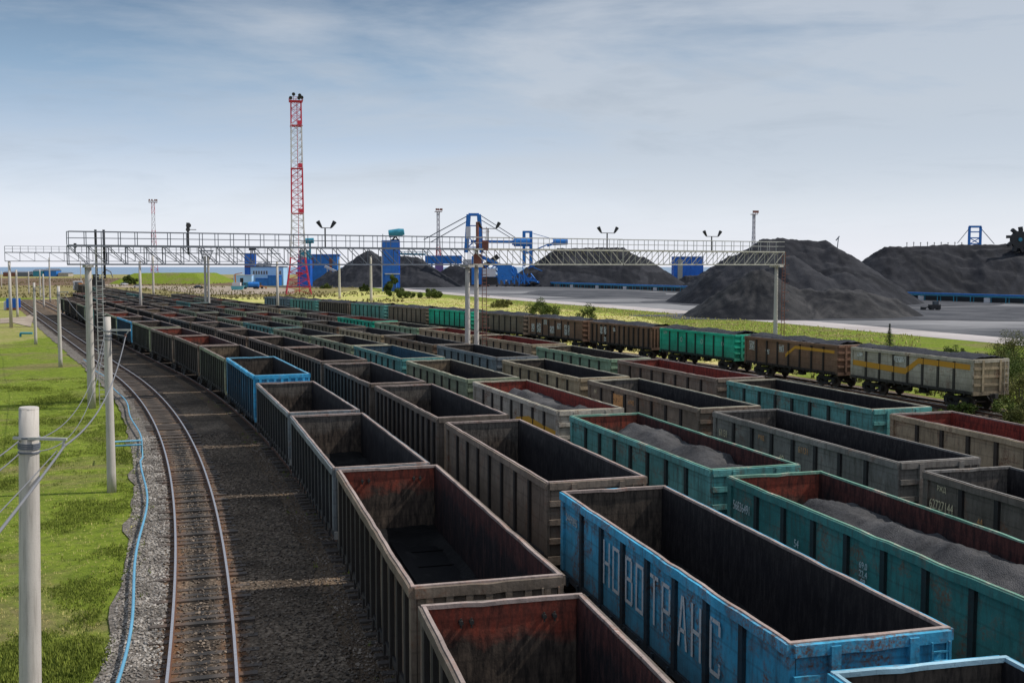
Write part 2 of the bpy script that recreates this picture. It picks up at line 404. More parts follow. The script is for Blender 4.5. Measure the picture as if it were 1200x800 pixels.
def wagon(row, idx, a, colk, intk='k', kind='w', h=3.48, rim='rim_dark', load=None, detail=1, extra='', endcol=None):
    R = ROWR[row]; p, th = track(R, a, phi_of(row))
    c, adj, dirt, rusty = COLR[colk]; bm = paint('paint_'+adj.replace(' ', '_'), c, dirtiness=dirt, rusty=rusty)
    iname, ic, amt = INT[intk]; im = interior(iname, ic, 2.75 if intk == 'r' else 2.3 if intk in 'Rb' else 2.6, amt)
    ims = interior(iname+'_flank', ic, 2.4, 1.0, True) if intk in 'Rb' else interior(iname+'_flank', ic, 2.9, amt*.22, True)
    if load is None: what = 'empty open wagon' + (' with '+INTADJ[intk] if INTADJ[intk] else '')
    else: what = 'coal-laden open wagon' + (' with '+INTADJ[intk] if INTADJ[intk] and load != 'full' else '')
    lab = f"{adj} {what}{(' '+extra) if extra else ''}, {ORD[idx]} in {ROWN[row]}"
    root = thing('gondola_wagon', lab, 'rail wagon', p, th+math.pi/2, f'wagons of the {ROWN[row]}')
    k = (kind, h, colk, intk)
    for s in (-1, 1):
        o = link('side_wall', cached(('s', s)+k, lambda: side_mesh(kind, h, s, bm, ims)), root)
        o = link('end_wall', cached(('e', s, endcol)+k, lambda: end_mesh(kind, h, s, paint('paint_'+COLR[endcol][1], COLR[endcol][0], dirtiness=.3, rusty=.4) if endcol else bm, im)), root)
    link('top_rim', cached(('rim', h, rim, colk, idx % 3), lambda: rim_mesh(h, idx % 3*31, M[rim], bm)), root)
    link('floor', cached('floor', floor_mesh), root)
    if load is None and idx < 12: link('coal_residue', cached(('res', idx % 3), lambda: residue_mesh(idx % 3)), root)
    link('underframe', cached('under', under_mesh), root)
    for x in (-4.33, 4.33):
        b = link('bogie', cached('bogie', bogie_mesh), root); b.location.x = x
        if detail:
            for q in (-.925, .925):
                w = link('wheelset', cached('wheel', wheel_mesh), b); w.location = (q, 0, .475)
    if detail:
        for s in (-1, 1):
            cp = link('coupler', cached('coupler', coupler_mesh), root); cp.location.x = s*(WL/2-.02); cp.rotation_euler.z = 0 if s > 0 else math.pi
            ld = link('ladder', cached(('lad', colk), lambda: ladder_mesh().mesh('ladder', bm)), root); ld.location = (s*(WL/2+.12), s*1.25, 0)
    if load: coal_load(root, p, th, row, idx, load, h, adj)
    WAGONS.append((row, idx, root))
    return root
LOADS = {
 'full': dict(base=-.05, m=[(-3.8, 0, .62, 3.2), (0, .1, .5, 3.4), (3.8, 0, .6, 3.2)], cut=.12),
 'piles': dict(h=1.3, base=-1.35, m=[(4.3, -.3, 1.2, 2.4), (2.0, -.5, 1.15, 2.2), (-1.2, -.35, 1.3, 2.6), (-4.2, -.2, 1.45, 2.6)]),
 'ridge': dict(h=1.35, base=-1.5, m=[(4.6, -.5, 1.1, 2.0), (2.6, -.6, 1.3, 2.0), (.6, -.6, 1.2, 2.2), (-1.8, -.5, 1.0, 2.2), (-4.2, -.1, 1.2, 2.6)]),
 'slump': dict(h=.8, base=-.95, m=[(3.0, 0, .9, 3.2), (-1, -.2, .5, 3.0), (-4, 0, .3, 2.4)]),
 'flat': dict(base=-.95, m=[(1, 0, .25, 5), (-4, 0, .2, 3)])}
def coal_load(root, p, th, row, idx, kind, h, adj):
    D = LOADS[kind]; nx, ny = 96, 26; r = random.Random(row*50+idx); off = Vector((r.uniform(0, 99), r.uniform(0, 99), 0))
    v = []; X = WL/2-.16; Y = 1.405
    for i in range(nx+1):
        for j in range(ny+1):
            x = -X+2*X*i/nx; y = -Y+2*Y*j/ny
            z = D['base']
            if kind in ('piles', 'ridge', 'slump'):
                H_ = D['h']*(.9+.45*noise.noise(Vector((x*.42, 7, row))+off)); y0 = -.3+.55*noise.noise(Vector((x*.35, 3, 1))+off)
                H_ *= min(1, max(.3, (6.2-x)/1.9), 1) if x > 0 else min(1, max(.62, (6.4+x)/1.6)); d = abs(y-y0); z = D['base']+H_-(.58 if y > y0 else .2)*d**1.1
            else:
                for (mx, my, mh, mr) in D['m']:
                    d = math.hypot((x-mx)/mr, (y-my)/1.35); z = max(z, D['base']+mh*(1-d**1.25)*1.12)
            n1 = noise.fractal(Vector((x*1.1, y*1.1, 0))+off, .9, 2.1, 6); n2 = noise.noise(Vector((x*5, y*5, 3))+off)
            z += .13*n1+.05*n2+.03*noise.noise(Vector((x*11, y*11, 3))+off)
            if kind == 'full': z = .02+.2*(1-(abs(y)/Y)**2)+.22*n1*.5+.03*n2+.12*math.sin(x*1.1+idx)*(1-abs(y)/Y)
            v.append((x, y, max(h+z-.05, 1.47)))
    f = [(i*(ny+1)+j, (i+1)*(ny+1)+j, (i+1)*(ny+1)+j+1, i*(ny+1)+j+1) for i in range(nx) for j in range(ny)]
    me = bpy.data.meshes.new('coal_load'); me.from_pydata(v, [], f); me.materials.append(M['coal' if kind != 'full' else 'coal_dark'])
    me.polygons.foreach_set('use_smooth', [True]*len(f)); me.update()
    o = link('coal_load', me); o.location = p; o.rotation_euler.z = th+math.pi/2
    tag(o, f"{'heaped' if kind == 'full' else 'loose'} coal inside the {adj} wagon, {ORD[idx]} in {ROWN[row]}", 'coal load', 'coal loads in the wagons')

def text_mesh(s, size, mat, sx=1.0, ext=.004, bold=0.0):
    cu = bpy.data.curves.new('lettering', 'FONT'); cu.body = s; cu.size = size; cu.extrude = ext; cu.offset = bold; cu.align_x = 'CENTER'
    o = bpy.data.objects.new('tmp', cu); COL.objects.link(o)
    dg = bpy.context.evaluated_depsgraph_get(); me = bpy.data.meshes.new_from_object(o.evaluated_get(dg))
    bpy.data.objects.remove(o); me.materials.clear(); me.materials.append(mat)
    for v_ in me.vertices: v_.co.x *= sx
    return me
def worn_paint(name, c, cover=.5):
    m, nt, b = nmat(name); v = coords(nt)
    n = noise_(nt, v, 7, 8, .75)
    tr = N(nt, 'ShaderNodeBsdfTransparent'); mx = N(nt, 'ShaderNodeMixShader')
    nt.links.new(ramp(nt, n, [(.62-cover*.35, 0.15), (.7-cover*.35, 1.0)]), mx.inputs[0])
    nt.links.new(tr.outputs[0], mx.inputs[1]); nt.links.new(b.outputs[0], mx.inputs[2])
    nt.links.new(mx.outputs[0], nt.nodes['Material Output'].inputs[0])
    b.inputs['Base Color'].default_value = (*c, 1); b.inputs['Roughness'].default_value = .8
    return m
M['white_letters'] = worn_paint('white_letters', (.5,.53,.54), .75)
M['grey_letters'] = worn_paint('faint_white_letters', (.45,.47,.45), .7)
M['cream_letters'] = worn_paint('cream_letters', (.6,.5,.32), .95)
M['orange_letters'] = worn_paint('orange_letters', (.55,.27,.1), .65)
M['yellow_patch'] = worn_paint('yellow_paint', (.6,.32,.03), 1.0)
M['orange_band'] = worn_paint('orange_band', (.5,.24,.02), .95)
M['white_patch'] = worn_paint('white_patch', (.5,.5,.48), .45)
def letter(root, s, x, z, size, mat='white_letters', sx=.7, proud=.075, bold=0.0):
    """writing on the left flank (local +y) of a wagon, read from outside"""
    o = link('lettering', text_mesh(s, size, M[mat], sx, .003, bold), root)
    o.rotation_euler = (math.pi/2, 0, math.pi); o.location = (x, 1.47+proud, z); return o
def flank_patch(root, pts, mat, proud=.068, name='painted_band'):
    mb = MB(); mb.face([(x, 1.47+proud, z) for x, z in pts]); return mb.build(name, M[mat], root)

def flank_band(root, st, mat):
    xs, pw = posts_x('w'); e = pw/2+.002; cuts = sorted({x for x, _, _ in st} | {x+q for x in xs for q in (-e, e) if min(s_[0] for s_ in st) < x+q < max(s_[0] for s_ in st)}); mb = MB()
    st = sorted(st)
    def val(x):
        for (x0, a0, b0), (x1, a1, b1) in zip(st, st[1:]):
            if x0 <= x <= x1: k = (x-x0)/(x1-x0); return a0+(a1-a0)*k, b0+(b1-b0)*k
    for x0, x1 in zip(cuts, cuts[1:]):
        m_ = (x0+x1)/2; on = any(abs(m_-x) < e for x in xs); y = 1.47+(.104 if on else .056); (a0, b0), (a1, b1) = val(x0), val(x1)
        mb.face([(x0, y, a0), (x1, y, a1), (x1, y, b1), (x0, y, b0)][::-1])
    return mb.build('painted_band', M[mat], root)
# --- rows: explicit near wagons (station, colour, inside, post kind, height, rim, load, detail)
def fill(row, idx, a, end, seq, pitch, kind='w', detail=0):
    R = ROWR[row]; r = random.Random(row*7)
    k = 0
    while a < end:
        s = seq[k] if k < len(seq) else (r.choice(['dk','dk','bn','gy','bd','gn','dk','te','bd']), r.choice('kkrktg'))
        colk, intk = s[0], s[1]; kd = s[2] if len(s) > 2 else kind; load = s[3] if len(s) > 3 else None; kd = 'h' if kd == 'w' and r.random() < .35 and idx > 5 else kd; rm = s[4] if len(s) > 4 else ('rim_pink' if kd == 'n' else 'rim_dark')
        wagon(row, idx, a, colk, intk, kd, [3.48, 3.44, 3.52][idx % 3], rm, load, detail)
        a = advance(R, a, pitch, phi_of(row)); k += 1; idx += 1
    return idx
# row 1
wA = wagon(1, 0, 96.2, 'dk', 'r', 'n', 3.48, 'rim_pink')
wB = wagon(1, 1, 109.9, 'bd', 'r', 'n', 3.5, 'rim_pink')
wagon(1, 2, 123.7, 'sg', 'g', 'n', 3.34, 'rim_pink')
wagon(1, 3, 137.2, 'sg', 'g', 'n', 3.36, 'rim_pink')
wagon(1, 4, 151.0, 'bl', 'k', 'n', 3.66, 'rim_blue')
fill(1, 5, 164.8, 318, [('gn','t','n'),('dk','r','n'),('dk','r','n'),('gn','k','n'),('bl','k','n'),('gn','r','n'),('dk','k','n'),('te','k','n'),('gn','k','n'),('dk','k','n'),('dk','k','n')], 13.8, 'n')
# row 2
wagon(2, 0, 91.5, 'nv', 'k', 'w', 3.48, 'rim_sky')
wN = wagon(2, 1, 105.2, 'nv', 'k', 'w', 3.48, 'rim_pink', extra='with large white letters')
wagon(2, 2, 118.9, 'bd', 'g', 'w', 3.48, 'rim_pink')
wagon(2, 3, 132.9, 'dk', 'g', 'n', 3.46, 'rim_pink')
fill(2, 4, 146.7, 353, [('dk','g','n'),('dk','k','n'),('dk','k','n'),('bd','k','n'),('dk','g','n'),('dk','k','n'),('dk','r','n')], 13.8, 'n')
# row 3
wagon(3, 0, 92.3, 'dk', 'k', 'w')
wG = wagon(3, 1, 105.9, 'dg', 'r', 'w', 3.5, 'rim_green', 'ridge')
wG1 = wagon(3, 2, 119.3, 'te', 'r', 'w', 3.48, 'rim_green', 'piles')
wY = wagon(3, 3, 133.1, 'yw', 'R', 'w', 3.48, 'rim_cream', 'slump', extra='and yellow patches')
wagon(3, 4, 146.6, 'gn', 't', 'w', 3.48, 'rim_cream', 'flat')
fill(3, 5, 160.2, 378, [('te','b','w','flat','rim_cream'),('gn','k','w','flat','rim_cream'),('gn','g','w'),('te','k','w'),('gn','r'),('bd','k'),('gn','k'),('dk','r')], 13.7)
# row 4
wagon(4, 0, 91.8, 'bn', 'k', 'w')
wM = wagon(4, 1, 105.3, 'dk', 'g', 'w', 3.46, 'rim_dark', extra='with cream numbers')
wK = wagon(4, 2, 118.6, 'gy', 'g', 'w', 3.5, 'rim_dark')
wL = wagon(4, 3, 132.0, 'bd', 'g', 'w', 3.46, 'rim_cream')
fill(4, 4, 145.3, 483, [('tn','k','w',None,'rim_cream'),('sg','k','w'),('bn','k','w'),('tn','g','w'),('bn','k','w'),('gn','k','w'),('bd','r','w'),('gn','r'),('dk','r'),('dk','k'),('te','k'),('dk','r'),('dk','k'),('bn','k'),('te','k'),('te','k'),('dk','k'),('dk','k'),('gy','k')], 13.8)
# row 5
wagon(5, 0, 103.2, 'bn', 'k', 'w')
wagon(5, 1, 116.2, 'tn', 'R', 'w', 3.46, 'rim_pink')
wagon(5, 2, 129.3, 'te', 'k', 'w', 3.48, 'rim_cream')
wagon(5, 3, 142.3, 'bd', 'R', 'w', 3.48, 'rim_pink')
fill(5, 4, 155.3, 330, [('lg','t','w',None,'rim_cream'),('tn','R','w',None,'rim_cream'),('tn','R','w',None,'rim_cream'),('lg','t','w',None,'rim_cream'),('eg','R','w'),('bd','r'),('gn','t'),('tn','k'),('gy','k'),('gn','k'),('dk','r')], 13.6)
# row 6: the loaded train
a6 = .362*R0
seq6 = [('yw','t','rim_cream'),('rb','k','rim_dark'),('eg','k','rim_green'),('rb','k','rim_dark'),('rb','k','rim_dark'),('bd','k','rim_dark'),('eg','r','rim_green'),('bd','k','rim_dark'),('te','k','rim_green'),('dk','k','rim_dark'),('te','k','rim_green'),('bg','k','rim_dark')]
W6 = []
for i, (c_, i_, rm_) in enumerate(seq6):
    W6.append(wagon(6, i, a6, c_, i_, 'n' if i in (3, 9) else 'w', 3.48, rm_, 'full', 1 if i < 6 else 0, 'with orange band' if i == 0 else '', 'tn' if i == 0 else None))
    a6 = advance(ROWR[6], a6, 14.25, PHI6)

# --- writing and painted marks
STROKES = {'Н': [((0,0),(0,1)),((1,0),(1,1)),((0,.5),(1,.5))], 'О': [((0,.08),(0,.92)),((1,.08),(1,.92)),((0,1),(1,1)),((0,0),(1,0))],
 'В': [((0,0),(0,1)),((0,1),(.8,1)),((0,.53),(.85,.53)),((0,0),(.9,0)),((.9,.58),(.9,.95)),((1,.04),(1,.48))], 'Т': [((0,1),(1,1)),((.5,0),(.5,1))],
 'Р': [((0,0),(0,1)),((0,1),(.9,1)),((0,.45),(.9,.45)),((1,.5),(1,.95))], 'А': [((0,0),(.42,1)),((1,0),(.58,1)),((.2,.33),(.8,.33))], 'С': [((0,.08),(0,.92)),((.05,1),(.95,1)),((.05,0),(.95,0)),((1,.8),(1,.92)),((1,.08),(1,.2))]}
def big_letter(root, ch, x, z, w=.38, h=1.02, st=.088):
    mb = MB()
    for (a, b), (c, d) in STROKES[ch]:
        p = Vector((-a*w, 0, b*h)); q = Vector((-c*w, 0, d*h)); dr = (q-p).normalized(); n_ = Vector((-dr.z, 0, dr.x))*st/2; p = p-dr*st*.45; q = q+dr*st*.45
        mb.face([p-n_, p+n_, q+n_, q-n_])
    o = mb.build('lettering', M['white_letters'], root); o.location = (x+w/2, 1.47+.072, z)
gap = [4.55-1.517*i for i in range(7)]
cells = [((gap[i]+gap[i+1])/2) for i in range(6)]+[(gap[6]-6.2)/2]
for cell, pair in zip(cells[1:6], ('НО', 'ВО', 'ТР', 'АН', 'С')):
    for k, ch in enumerate(pair):
        big_letter(wN, ch, cell+(.33 if k == 0 else -.33), 1.92)
letter(wN, '54459895', 5.42, 2.75, .3, 'grey_letters', .8, .06)
letter(wM, '62727144', 5.42, 2.4, .42, 'cream_letters', .66, .08)
letter(wM, 'РЖД', 5.42, 2.98, .22, 'cream_letters', .8, .08)
letter(wM, '44', 3.7, 2.35, .3, 'orange_letters', .8, .08)
letter(wK, '61131', 5.42, 2.55, .42, 'cream_letters', .7, .07)
letter(wK, '61131', -.76, 2.85, .34, 'orange_letters', .8, .08)
letter(wK, '49', .76, 2.2, .5, 'cream_letters', .8, .08)
letter(wK, 'РЖД', 2.27, 2.9, .24, 'orange_letters', .8, .08)
letter(wG, '56836491', 5.42, 2.6, .38, 'grey_letters', .7, .07)
letter(wG, '54', 2.3, 2.35, .3, 'grey_letters', .8, .08)
for k, s_ in enumerate(('69,0', '22,4', '88')): letter(wG, s_, -.75, 2.62-.2*k, .22, 'grey_letters', .9, .08)
flank_patch(wL, [(2.95, 2.3), (1.75, 2.3), (1.75, 3.1), (2.95, 3.1)], 'orange_letters')
letter(wL, '61942', .75, 2.75, .36, 'orange_letters', .8, .08)
letter(wL, '44', 5.3, 2.8, .4, 'cream_letters', .8, .08)
flank_band(wY, [(-6.1,1.4,2.55), (-4.4,1.4,2.6), (-2.5,1.4,2.75), (-.9,1.5,2.5), (.4,1.5,2.0)], 'yellow_patch')
flank_band(W6[0], [(-6.15,2.75,3.12), (-1.1,2.78,3.18), (.2,1.9,2.35), (6.15,2.1,2.5)], 'orange_band')
flank_patch(W6[0], [(5.6, 2.75), (4.9, 2.75), (4.9, 3.1), (5.6, 3.1)], 'white_patch')
flank_patch(W6[0], [(1.5, 2.7), (.2, 2.7), (.2, 3.15), (1.5, 3.15)], 'white_patch')
flank_band(W6[1], [(-5.9,2.78,3.02), (-.9,2.82,3.08), (.4,2.0,2.3)], 'orange_band')
for x0, x1, z0, z1 in ((5.6, 4.8, 2.3, 3.1), (1.3, .6, 2.4, 3.0), (3.2, 2.6, 2.1, 2.5)): flank_patch(W6[1], [(x0, z0), (x1, z0), (x1, z1), (x0, z1)], 'white_patch')
letter(W6[2], '5291', 5.3, 2.9, .45, 'grey_letters', .8, .07)
for x in (2.4, -1.1, -4.5): letter(W6[2], 'О', x, 2.3, .6, 'grey_letters', .9, .08)
for x0, x1, z0, z1 in ((3.9, 3.4, 2.2, 3.0), (3.1, 2.6, 2.2, 3.0), (1.2, .7, 2.6, 3.0), (3.1, 2.6, 1.4, 1.9)): flank_patch(W6[3], [(x0, z0), (x1, z0), (x1, z1), (x0, z1)], 'white_patch', .13)
for x0, x1, z0, z1 in ((5.8, 5.0, 1.6, 2.6), (4.4, 3.4, 1.6, 2.7), (2.7, 1.9, 2.6, 3.2), (1.2, .2, 1.6, 2.5), (-.5, -1.5, 2.2, 2.9), (-2.2, -3.4, 1.6, 2.8)): flank_patch(W6[4], [(x0, z0), (x1, z0), (x1, z1), (x0, z1)], 'white_patch')
for w_ in (wA, wB): inner_detail_mesh(w_)

# ------------------------------------------------------------------ railway tracks
def sleeper_mat():
    m, nt, b = nmat('tarred_timber'); v = coords(nt); vs = coords(nt, (12, 1.2, 6)); n = noise_(nt, v, 1.3, 6, .7); gr = noise_(nt, vs, 3, 6, .7)
    tc = N(nt, 'ShaderNodeTexCoord'); sp = N(nt, 'ShaderNodeSeparateXYZ'); L(nt, tc, 'Object', sp, 0); al = math_(nt, 'ABSOLUTE', sp.outputs['Y'])
    col = mixc(nt, gr, (.018,.014,.012), (.13,.1,.08))
    col = mixc(nt, math_(nt, 'MULTIPLY', ramp(nt, math_(nt, 'ABSOLUTE', math_(nt, 'SUBTRACT', al, .8)), [(.0, .75), (.4, 0.0)]), ramp(nt, n, [(.35, .3), (.6, 1.0)])), col, (.17,.075,.035))
    col = mixc(nt, ramp(nt, math_(nt, 'ADD', al, math_(nt, 'MULTIPLY', n, .4)), [(.35, .8), (.6, 0.0)]), col, (.01,.01,.01))
    nt.links.new(col, b.inputs['Base Color']); b.inputs['Roughness'].default_value = .8; bump(nt, b, gr, .02, .8); return m
M['sleeper'] = sleeper_mat()
def sleeper_mesh(seed):
    r = random.Random(seed); mb = MB(); l0 = 1.36+r.uniform(-.08, .08); l1 = 1.36+r.uniform(-.08, .08)
    mb.box(-.12, .12, -l0, l1, -.36, -.165); return mb.mesh('sleeper', M['sleeper'])
sl = [sleeper_mesh(i) for i in range(4)]
def rail_mesh(R, off, a0, a1, phi1, step=2.0):
    mb = MB(); prof = [(-.036,0),(-.036,-.035),(-.009,-.05),(-.009,-.14),(-.065,-.16),(-.065,-.17),(.065,-.17),(.065,-.16),(.009,-.14),(.009,-.05),(.036,-.035),(.036,0)]
    a = a0; first = True; n = len(prof)
    while a <= a1:
        p, th = track(R+off, a, phi1); nrm = Vector((math.cos(th), math.sin(th), 0))
        for q in prof: mb.v.append(tuple(p+nrm*q[0]+Vector((0,0,q[1]))))
        if not first:
            i = len(mb.v)-2*n
            for k in range(n):
                mb.f.append((i+k, i+(k+1) % n, i+n+(k+1) % n, i+n+k)); mb.m.append(0 if k in (n-1, 0, n-2) else 1)
        first = False; a += step
    return mb.mesh('rail', [M['steel'], M['rail_rust']])
TL = {0: 'curved empty railway track left of the wagons with shiny rails', 1: 'railway track beneath the leftmost train', 2: 'railway track beneath the second train from left', 3: 'railway track beneath the third train from left',
      4: 'railway track beneath the fourth train from left', 5: 'railway track beneath the fifth train from left', 6: 'railway track beneath the loaded train by the grass'}
for row in range(7):
    R = ROWR[row]; t = thing('railway_track', TL[row], 'railway track', (0,0,0), 0, 'railway tracks of the yard')
    a0 = 84 if row != 6 else 128; a1 = 430 if row != 4 else 500
    for s in (-1, 1): link('rail', rail_mesh(R, s*.796, a0, a1, phi_of(row)), t)
    a = 88.0; k = 0; rr = random.Random(row); far = MB()
    while a < a1:
        jx = rr.uniform(-.05, .05); p, th = track(R, a+jx, phi_of(row)); rz = th+math.pi/2+rr.uniform(-.02, .02)
        zz = rr.uniform(-.06, .0) if rr.random() < .8 else .02; rz += rr.uniform(-.02, .02)
        if row == 0 and k < 100:
            o = link('sleeper', sl[k % 4], t); o.location = (p.x, p.y, zz); o.rotation_euler.z = rz
        elif a < 330:
            mx = Matrix.Translation((p.x, p.y, zz)) @ Matrix.Rotation(rz, 4, 'Z')
            i = len(far.v); b = MB(); b.box(-.12, .12, -1.35, 1.35, -.36, -.165)
            far.v += [tuple(mx @ Vector(q)) for q in b.v]; far.f += [tuple(i+j for j in f) for f in b.f]; far.m += b.m
        a = advance(R, a, .58, phi_of(row)); k += 1
    tag(far.build('sleeper', M['sleeper'], t), kind='stuff')

# ------------------------------------------------------------------ ground
def strip(name, Ra, Rb, a0, a1, z, mat, phi1=PHI1, step=3.0, nw=6, jit=.0, label=None):
    v = []; f = []; a = a0; rows = 0; lat = []
    while a <= a1:
        for k in range(nw+1):
            R = Ra+(Rb-Ra)*k/nw; lat.append(R-398.9)
            if k in (0, nw) and jit: R += noise.noise(Vector((a*.28, k, 1)))*jit
            p, th = track(R, a, phi1); v.append((p.x, p.y, z))
        if rows:
            for k in range(nw):
                i = (rows-1)*(nw+1)+k; f.append((i, i+1, i+nw+2, i+nw+1))
        rows += 1; a += step
    me = bpy.data.meshes.new(name); me.from_pydata(v, [], f); me.materials.append(mat); me.update()
    me.attributes.new('lat', 'FLOAT', 'POINT').data.foreach_set('value', lat)
    o = link(name, me); tag(o, kind='structure'); return o
def gravel(name, c0, c1, sc_=9, big=.25, dirt=None, bd=.04):
    m, nt, b = nmat(name); b.inputs['Specular IOR Level'].default_value = .1; v = coords(nt, rand=False)
    vo = N(nt, 'ShaderNodeTexVoronoi', i_Scale=sc_); nt.links.new(v, vo.inputs['Vector'])
    vo2 = N(nt, 'ShaderNodeTexVoronoi', i_Scale=sc_*2.3); nt.links.new(v, vo2.inputs['Vector'])
    sep = N(nt, 'ShaderNodeSeparateColor'); L(nt, vo, 'Color', sep, 0)
    n = noise_(nt, v, big, 8, .65, .5); g = noise_(nt, v, 3.5, 6, .7)
    col = mixc(nt, sep.outputs[0], c0, c1)
    if dirt:
        col = mixc(nt, ramp(nt, n, [(.36, 0.0), (.66, .95)]), col, mixc(nt, g, tuple(x*.6 for x in dirt), dirt))
    col = mixc(nt, ramp(nt, vo.outputs['Distance'], [(.3, 0.0), (.8, .5)]), col, (.02,.017,.014))
    col = mixc(nt, ramp(nt, g, [(.33, .4), (.55, 0.0)]), col, (.05,.038,.028))
    if name == 'brown_ballast':
        la = N(nt, 'ShaderNodeAttribute', attribute_name='lat'); al = math_(nt, 'ABSOLUTE', la.outputs['Fac'])
        wob = math_(nt, 'ADD', al, math_(nt, 'MULTIPLY', math_(nt, 'SUBTRACT', g, .5), .7))
        col = mixc(nt, ramp(nt, wob, [(.12, .8), (.42, 0.0)]), col, (.014,.013,.013))
        rs = mixc(nt, g, (.12,.05,.022), (.3,.14,.06))
        col = mixc(nt, math_(nt, 'MULTIPLY', ramp(nt, math_(nt, 'ABSOLUTE', math_(nt, 'SUBTRACT', al, .8)), [(.0, .8), (.45, 0.0)]), ramp(nt, n, [(.3, .3), (.6, 1.0)])), col, rs)
    nt.links.new(col, b.inputs['Base Color']); b.inputs['Roughness'].default_value = .9
    h = math_(nt, 'SUBTRACT', 1.0, vo.outputs['Distance']); bump(nt, b, math_(nt, 'ADD', h, math_(nt, 'MULTIPLY', vo2.outputs['Distance'], -.5)), bd, 1.0)
    return m
M['ballast'] = gravel('brown_ballast', (.12,.085,.06), (.34,.26,.19), 10, .25, (.06,.044,.032))
M['shoulder'] = gravel('pale_ballast', (.13,.112,.095), (.36,.32,.285), 9, .4, (.19,.17,.15))
M['dirtbed'] = gravel('sooty_ground', (.17,.115,.076), (.35,.255,.175), 20, .2, (.15,.1,.066))

def ground_mat():
    m, nt, b = nmat('grass_and_soil'); b.inputs['Specular IOR Level'].default_value = .05; v = coords(nt, rand=False)
    at_ = N(nt, 'ShaderNodeAttribute', attribute_name='zone'); sep = N(nt, 'ShaderNodeSeparateColor'); L(nt, at_, 'Color', sep, 0)
    a = noise_(nt, v, .12, 8, .7, .5); f = noise_(nt, v, 1.2, 8, .75, .3); ff = noise_(nt, v, 9, 6, .8)
    green = mixc(nt, ramp(nt, f, [(.3, 0.0), (.7, 1.0)]), (.10,.142,.017), (.225,.28,.036))
    green = mixc(nt, ramp(nt, a, [(.5, 0.0), (.63, .85)]), green, mixc(nt, f, (.14,.11,.06), (.27,.22,.1)))
    green = mixc(nt, ramp(nt, ff, [(.3, .5), (.48, 0.0)]), green, (.045,.07,.012))
    mid = noise_(nt, v, 3.2, 7, .75, .4); green = mixc(nt, ramp(nt, mid, [(.36, .7), (.5, 0.0)]), green, (.05,.075,.014)); green = mixc(nt, ramp(nt, mid, [(.58, 0.0), (.72, .55)]), green, (.3,.32,.08))
    dry = mixc(nt, ramp(nt, f, [(.3, 0.0), (.65, 1.0)]), (.33,.28,.12), (.62,.52,.24))
    dry = mixc(nt, ramp(nt, a, [(.42, 0.0), (.6, .9)]), dry, mixc(nt, f, (.22,.28,.04), (.4,.47,.07)))
    soil = mixc(nt, f, (.08,.055,.04), (.22,.15,.1))
    def sel(s, lo=.35, hi=.65):
        x = math_(nt, 'ADD', s, math_(nt, 'MULTIPLY', math_(nt, 'SUBTRACT', f, .5), .7)); return ramp(nt, x, [(lo, 0.0), (hi, 1.0)])
    col = mixc(nt, sel(sep.outputs[1]), green, dry)
    col = mixc(nt, sel(sep.outputs[2]), col, soil)
    nt.links.new(col, b.inputs['Base Color']); b.inputs['Roughness'].default_value = .95
    bump(nt, b, math_(nt, 'ADD', f, math_(nt, 'MULTIPLY', ff, .4)), .15, .8)
    return m
M['ground'] = ground_mat()
def axis(a, b, near, fine, coarse):
    out = []; x = a
    while x < b:
        out.append(x); d = abs(x-near); x += fine+(coarse-fine)*min(1, (d/600)**1.2)
    return out+[b]
XS = axis(-1500, 1500, 0, 3.0, 60); YS = axis(-30, 1300, 30, 3.0, 40)
def road_y(x):    # near edge of the concrete road along the coal store (world y for given x)
    pts = [(-300,1000),(-126,688),(-40.7,429),(-3.4,328),(32.9,231),(50.4,178),(55.7,160),(61.7,142),(75,100),(95,30),(110,-40)]
    for (x0, y0), (x1, y1) in zip(pts, pts[1:]):
        if x0 <= x <= x1: return y0+(y1-y0)*(x-x0)/(x1-x0)
    return 1300 if x < -300 else -100
def zone(x, y):
    # (green base, dryness, soil)
    R = math.hypot(x-CX, y-CY); dry = 0; soil = 0
    if R > 452 and y < 520 and x > -150:
        dr = road_y(x)-y
        dry = 1.0 if dr > 48 else .1 if dr < 30 else .1+.9*(dr-30)/18
        if x > 24: dry *= .35
    if y > 300 and R < 440+(y-300)*.2 and x < -120: dry = .6; soil = .5
    if y > 330 and x > -400 and x < -60: dry = .6; soil = .55
    if y > 560 and x < -100: soil = .95
    if y > 900: soil = .5; dry = .6
    if x < -60 and 130 < y < 300: dry = .5; soil = .42
    # bare patches under the line of poles
    return (0, dry, soil)
v = []; cols = []
for y in YS:
    for x in XS:
        z = -.26
        R = math.hypot(x-CX, y-CY)
        if R < 395.5 and y < 260: z += .18*noise.noise(Vector((x*.08, y*.08, 0)))-.12*min(1, (395.5-R)/8)
        v.append((x, y, z)); cols += [*zone(x, y), 1]
nx = len(XS); f = [(j*nx+i, j*nx+i+1, (j+1)*nx+i+1, (j+1)*nx+i) for j in range(len(YS)-1) for i in range(nx-1)]
me = bpy.data.meshes.new('ground'); me.from_pydata(v, [], f); me.materials.append(M['ground'])
ca = me.color_attributes.new('zone', 'FLOAT_COLOR', 'POINT'); ca.data.foreach_set('color', cols); me.update()
tag(link('ground', me), kind='structure')
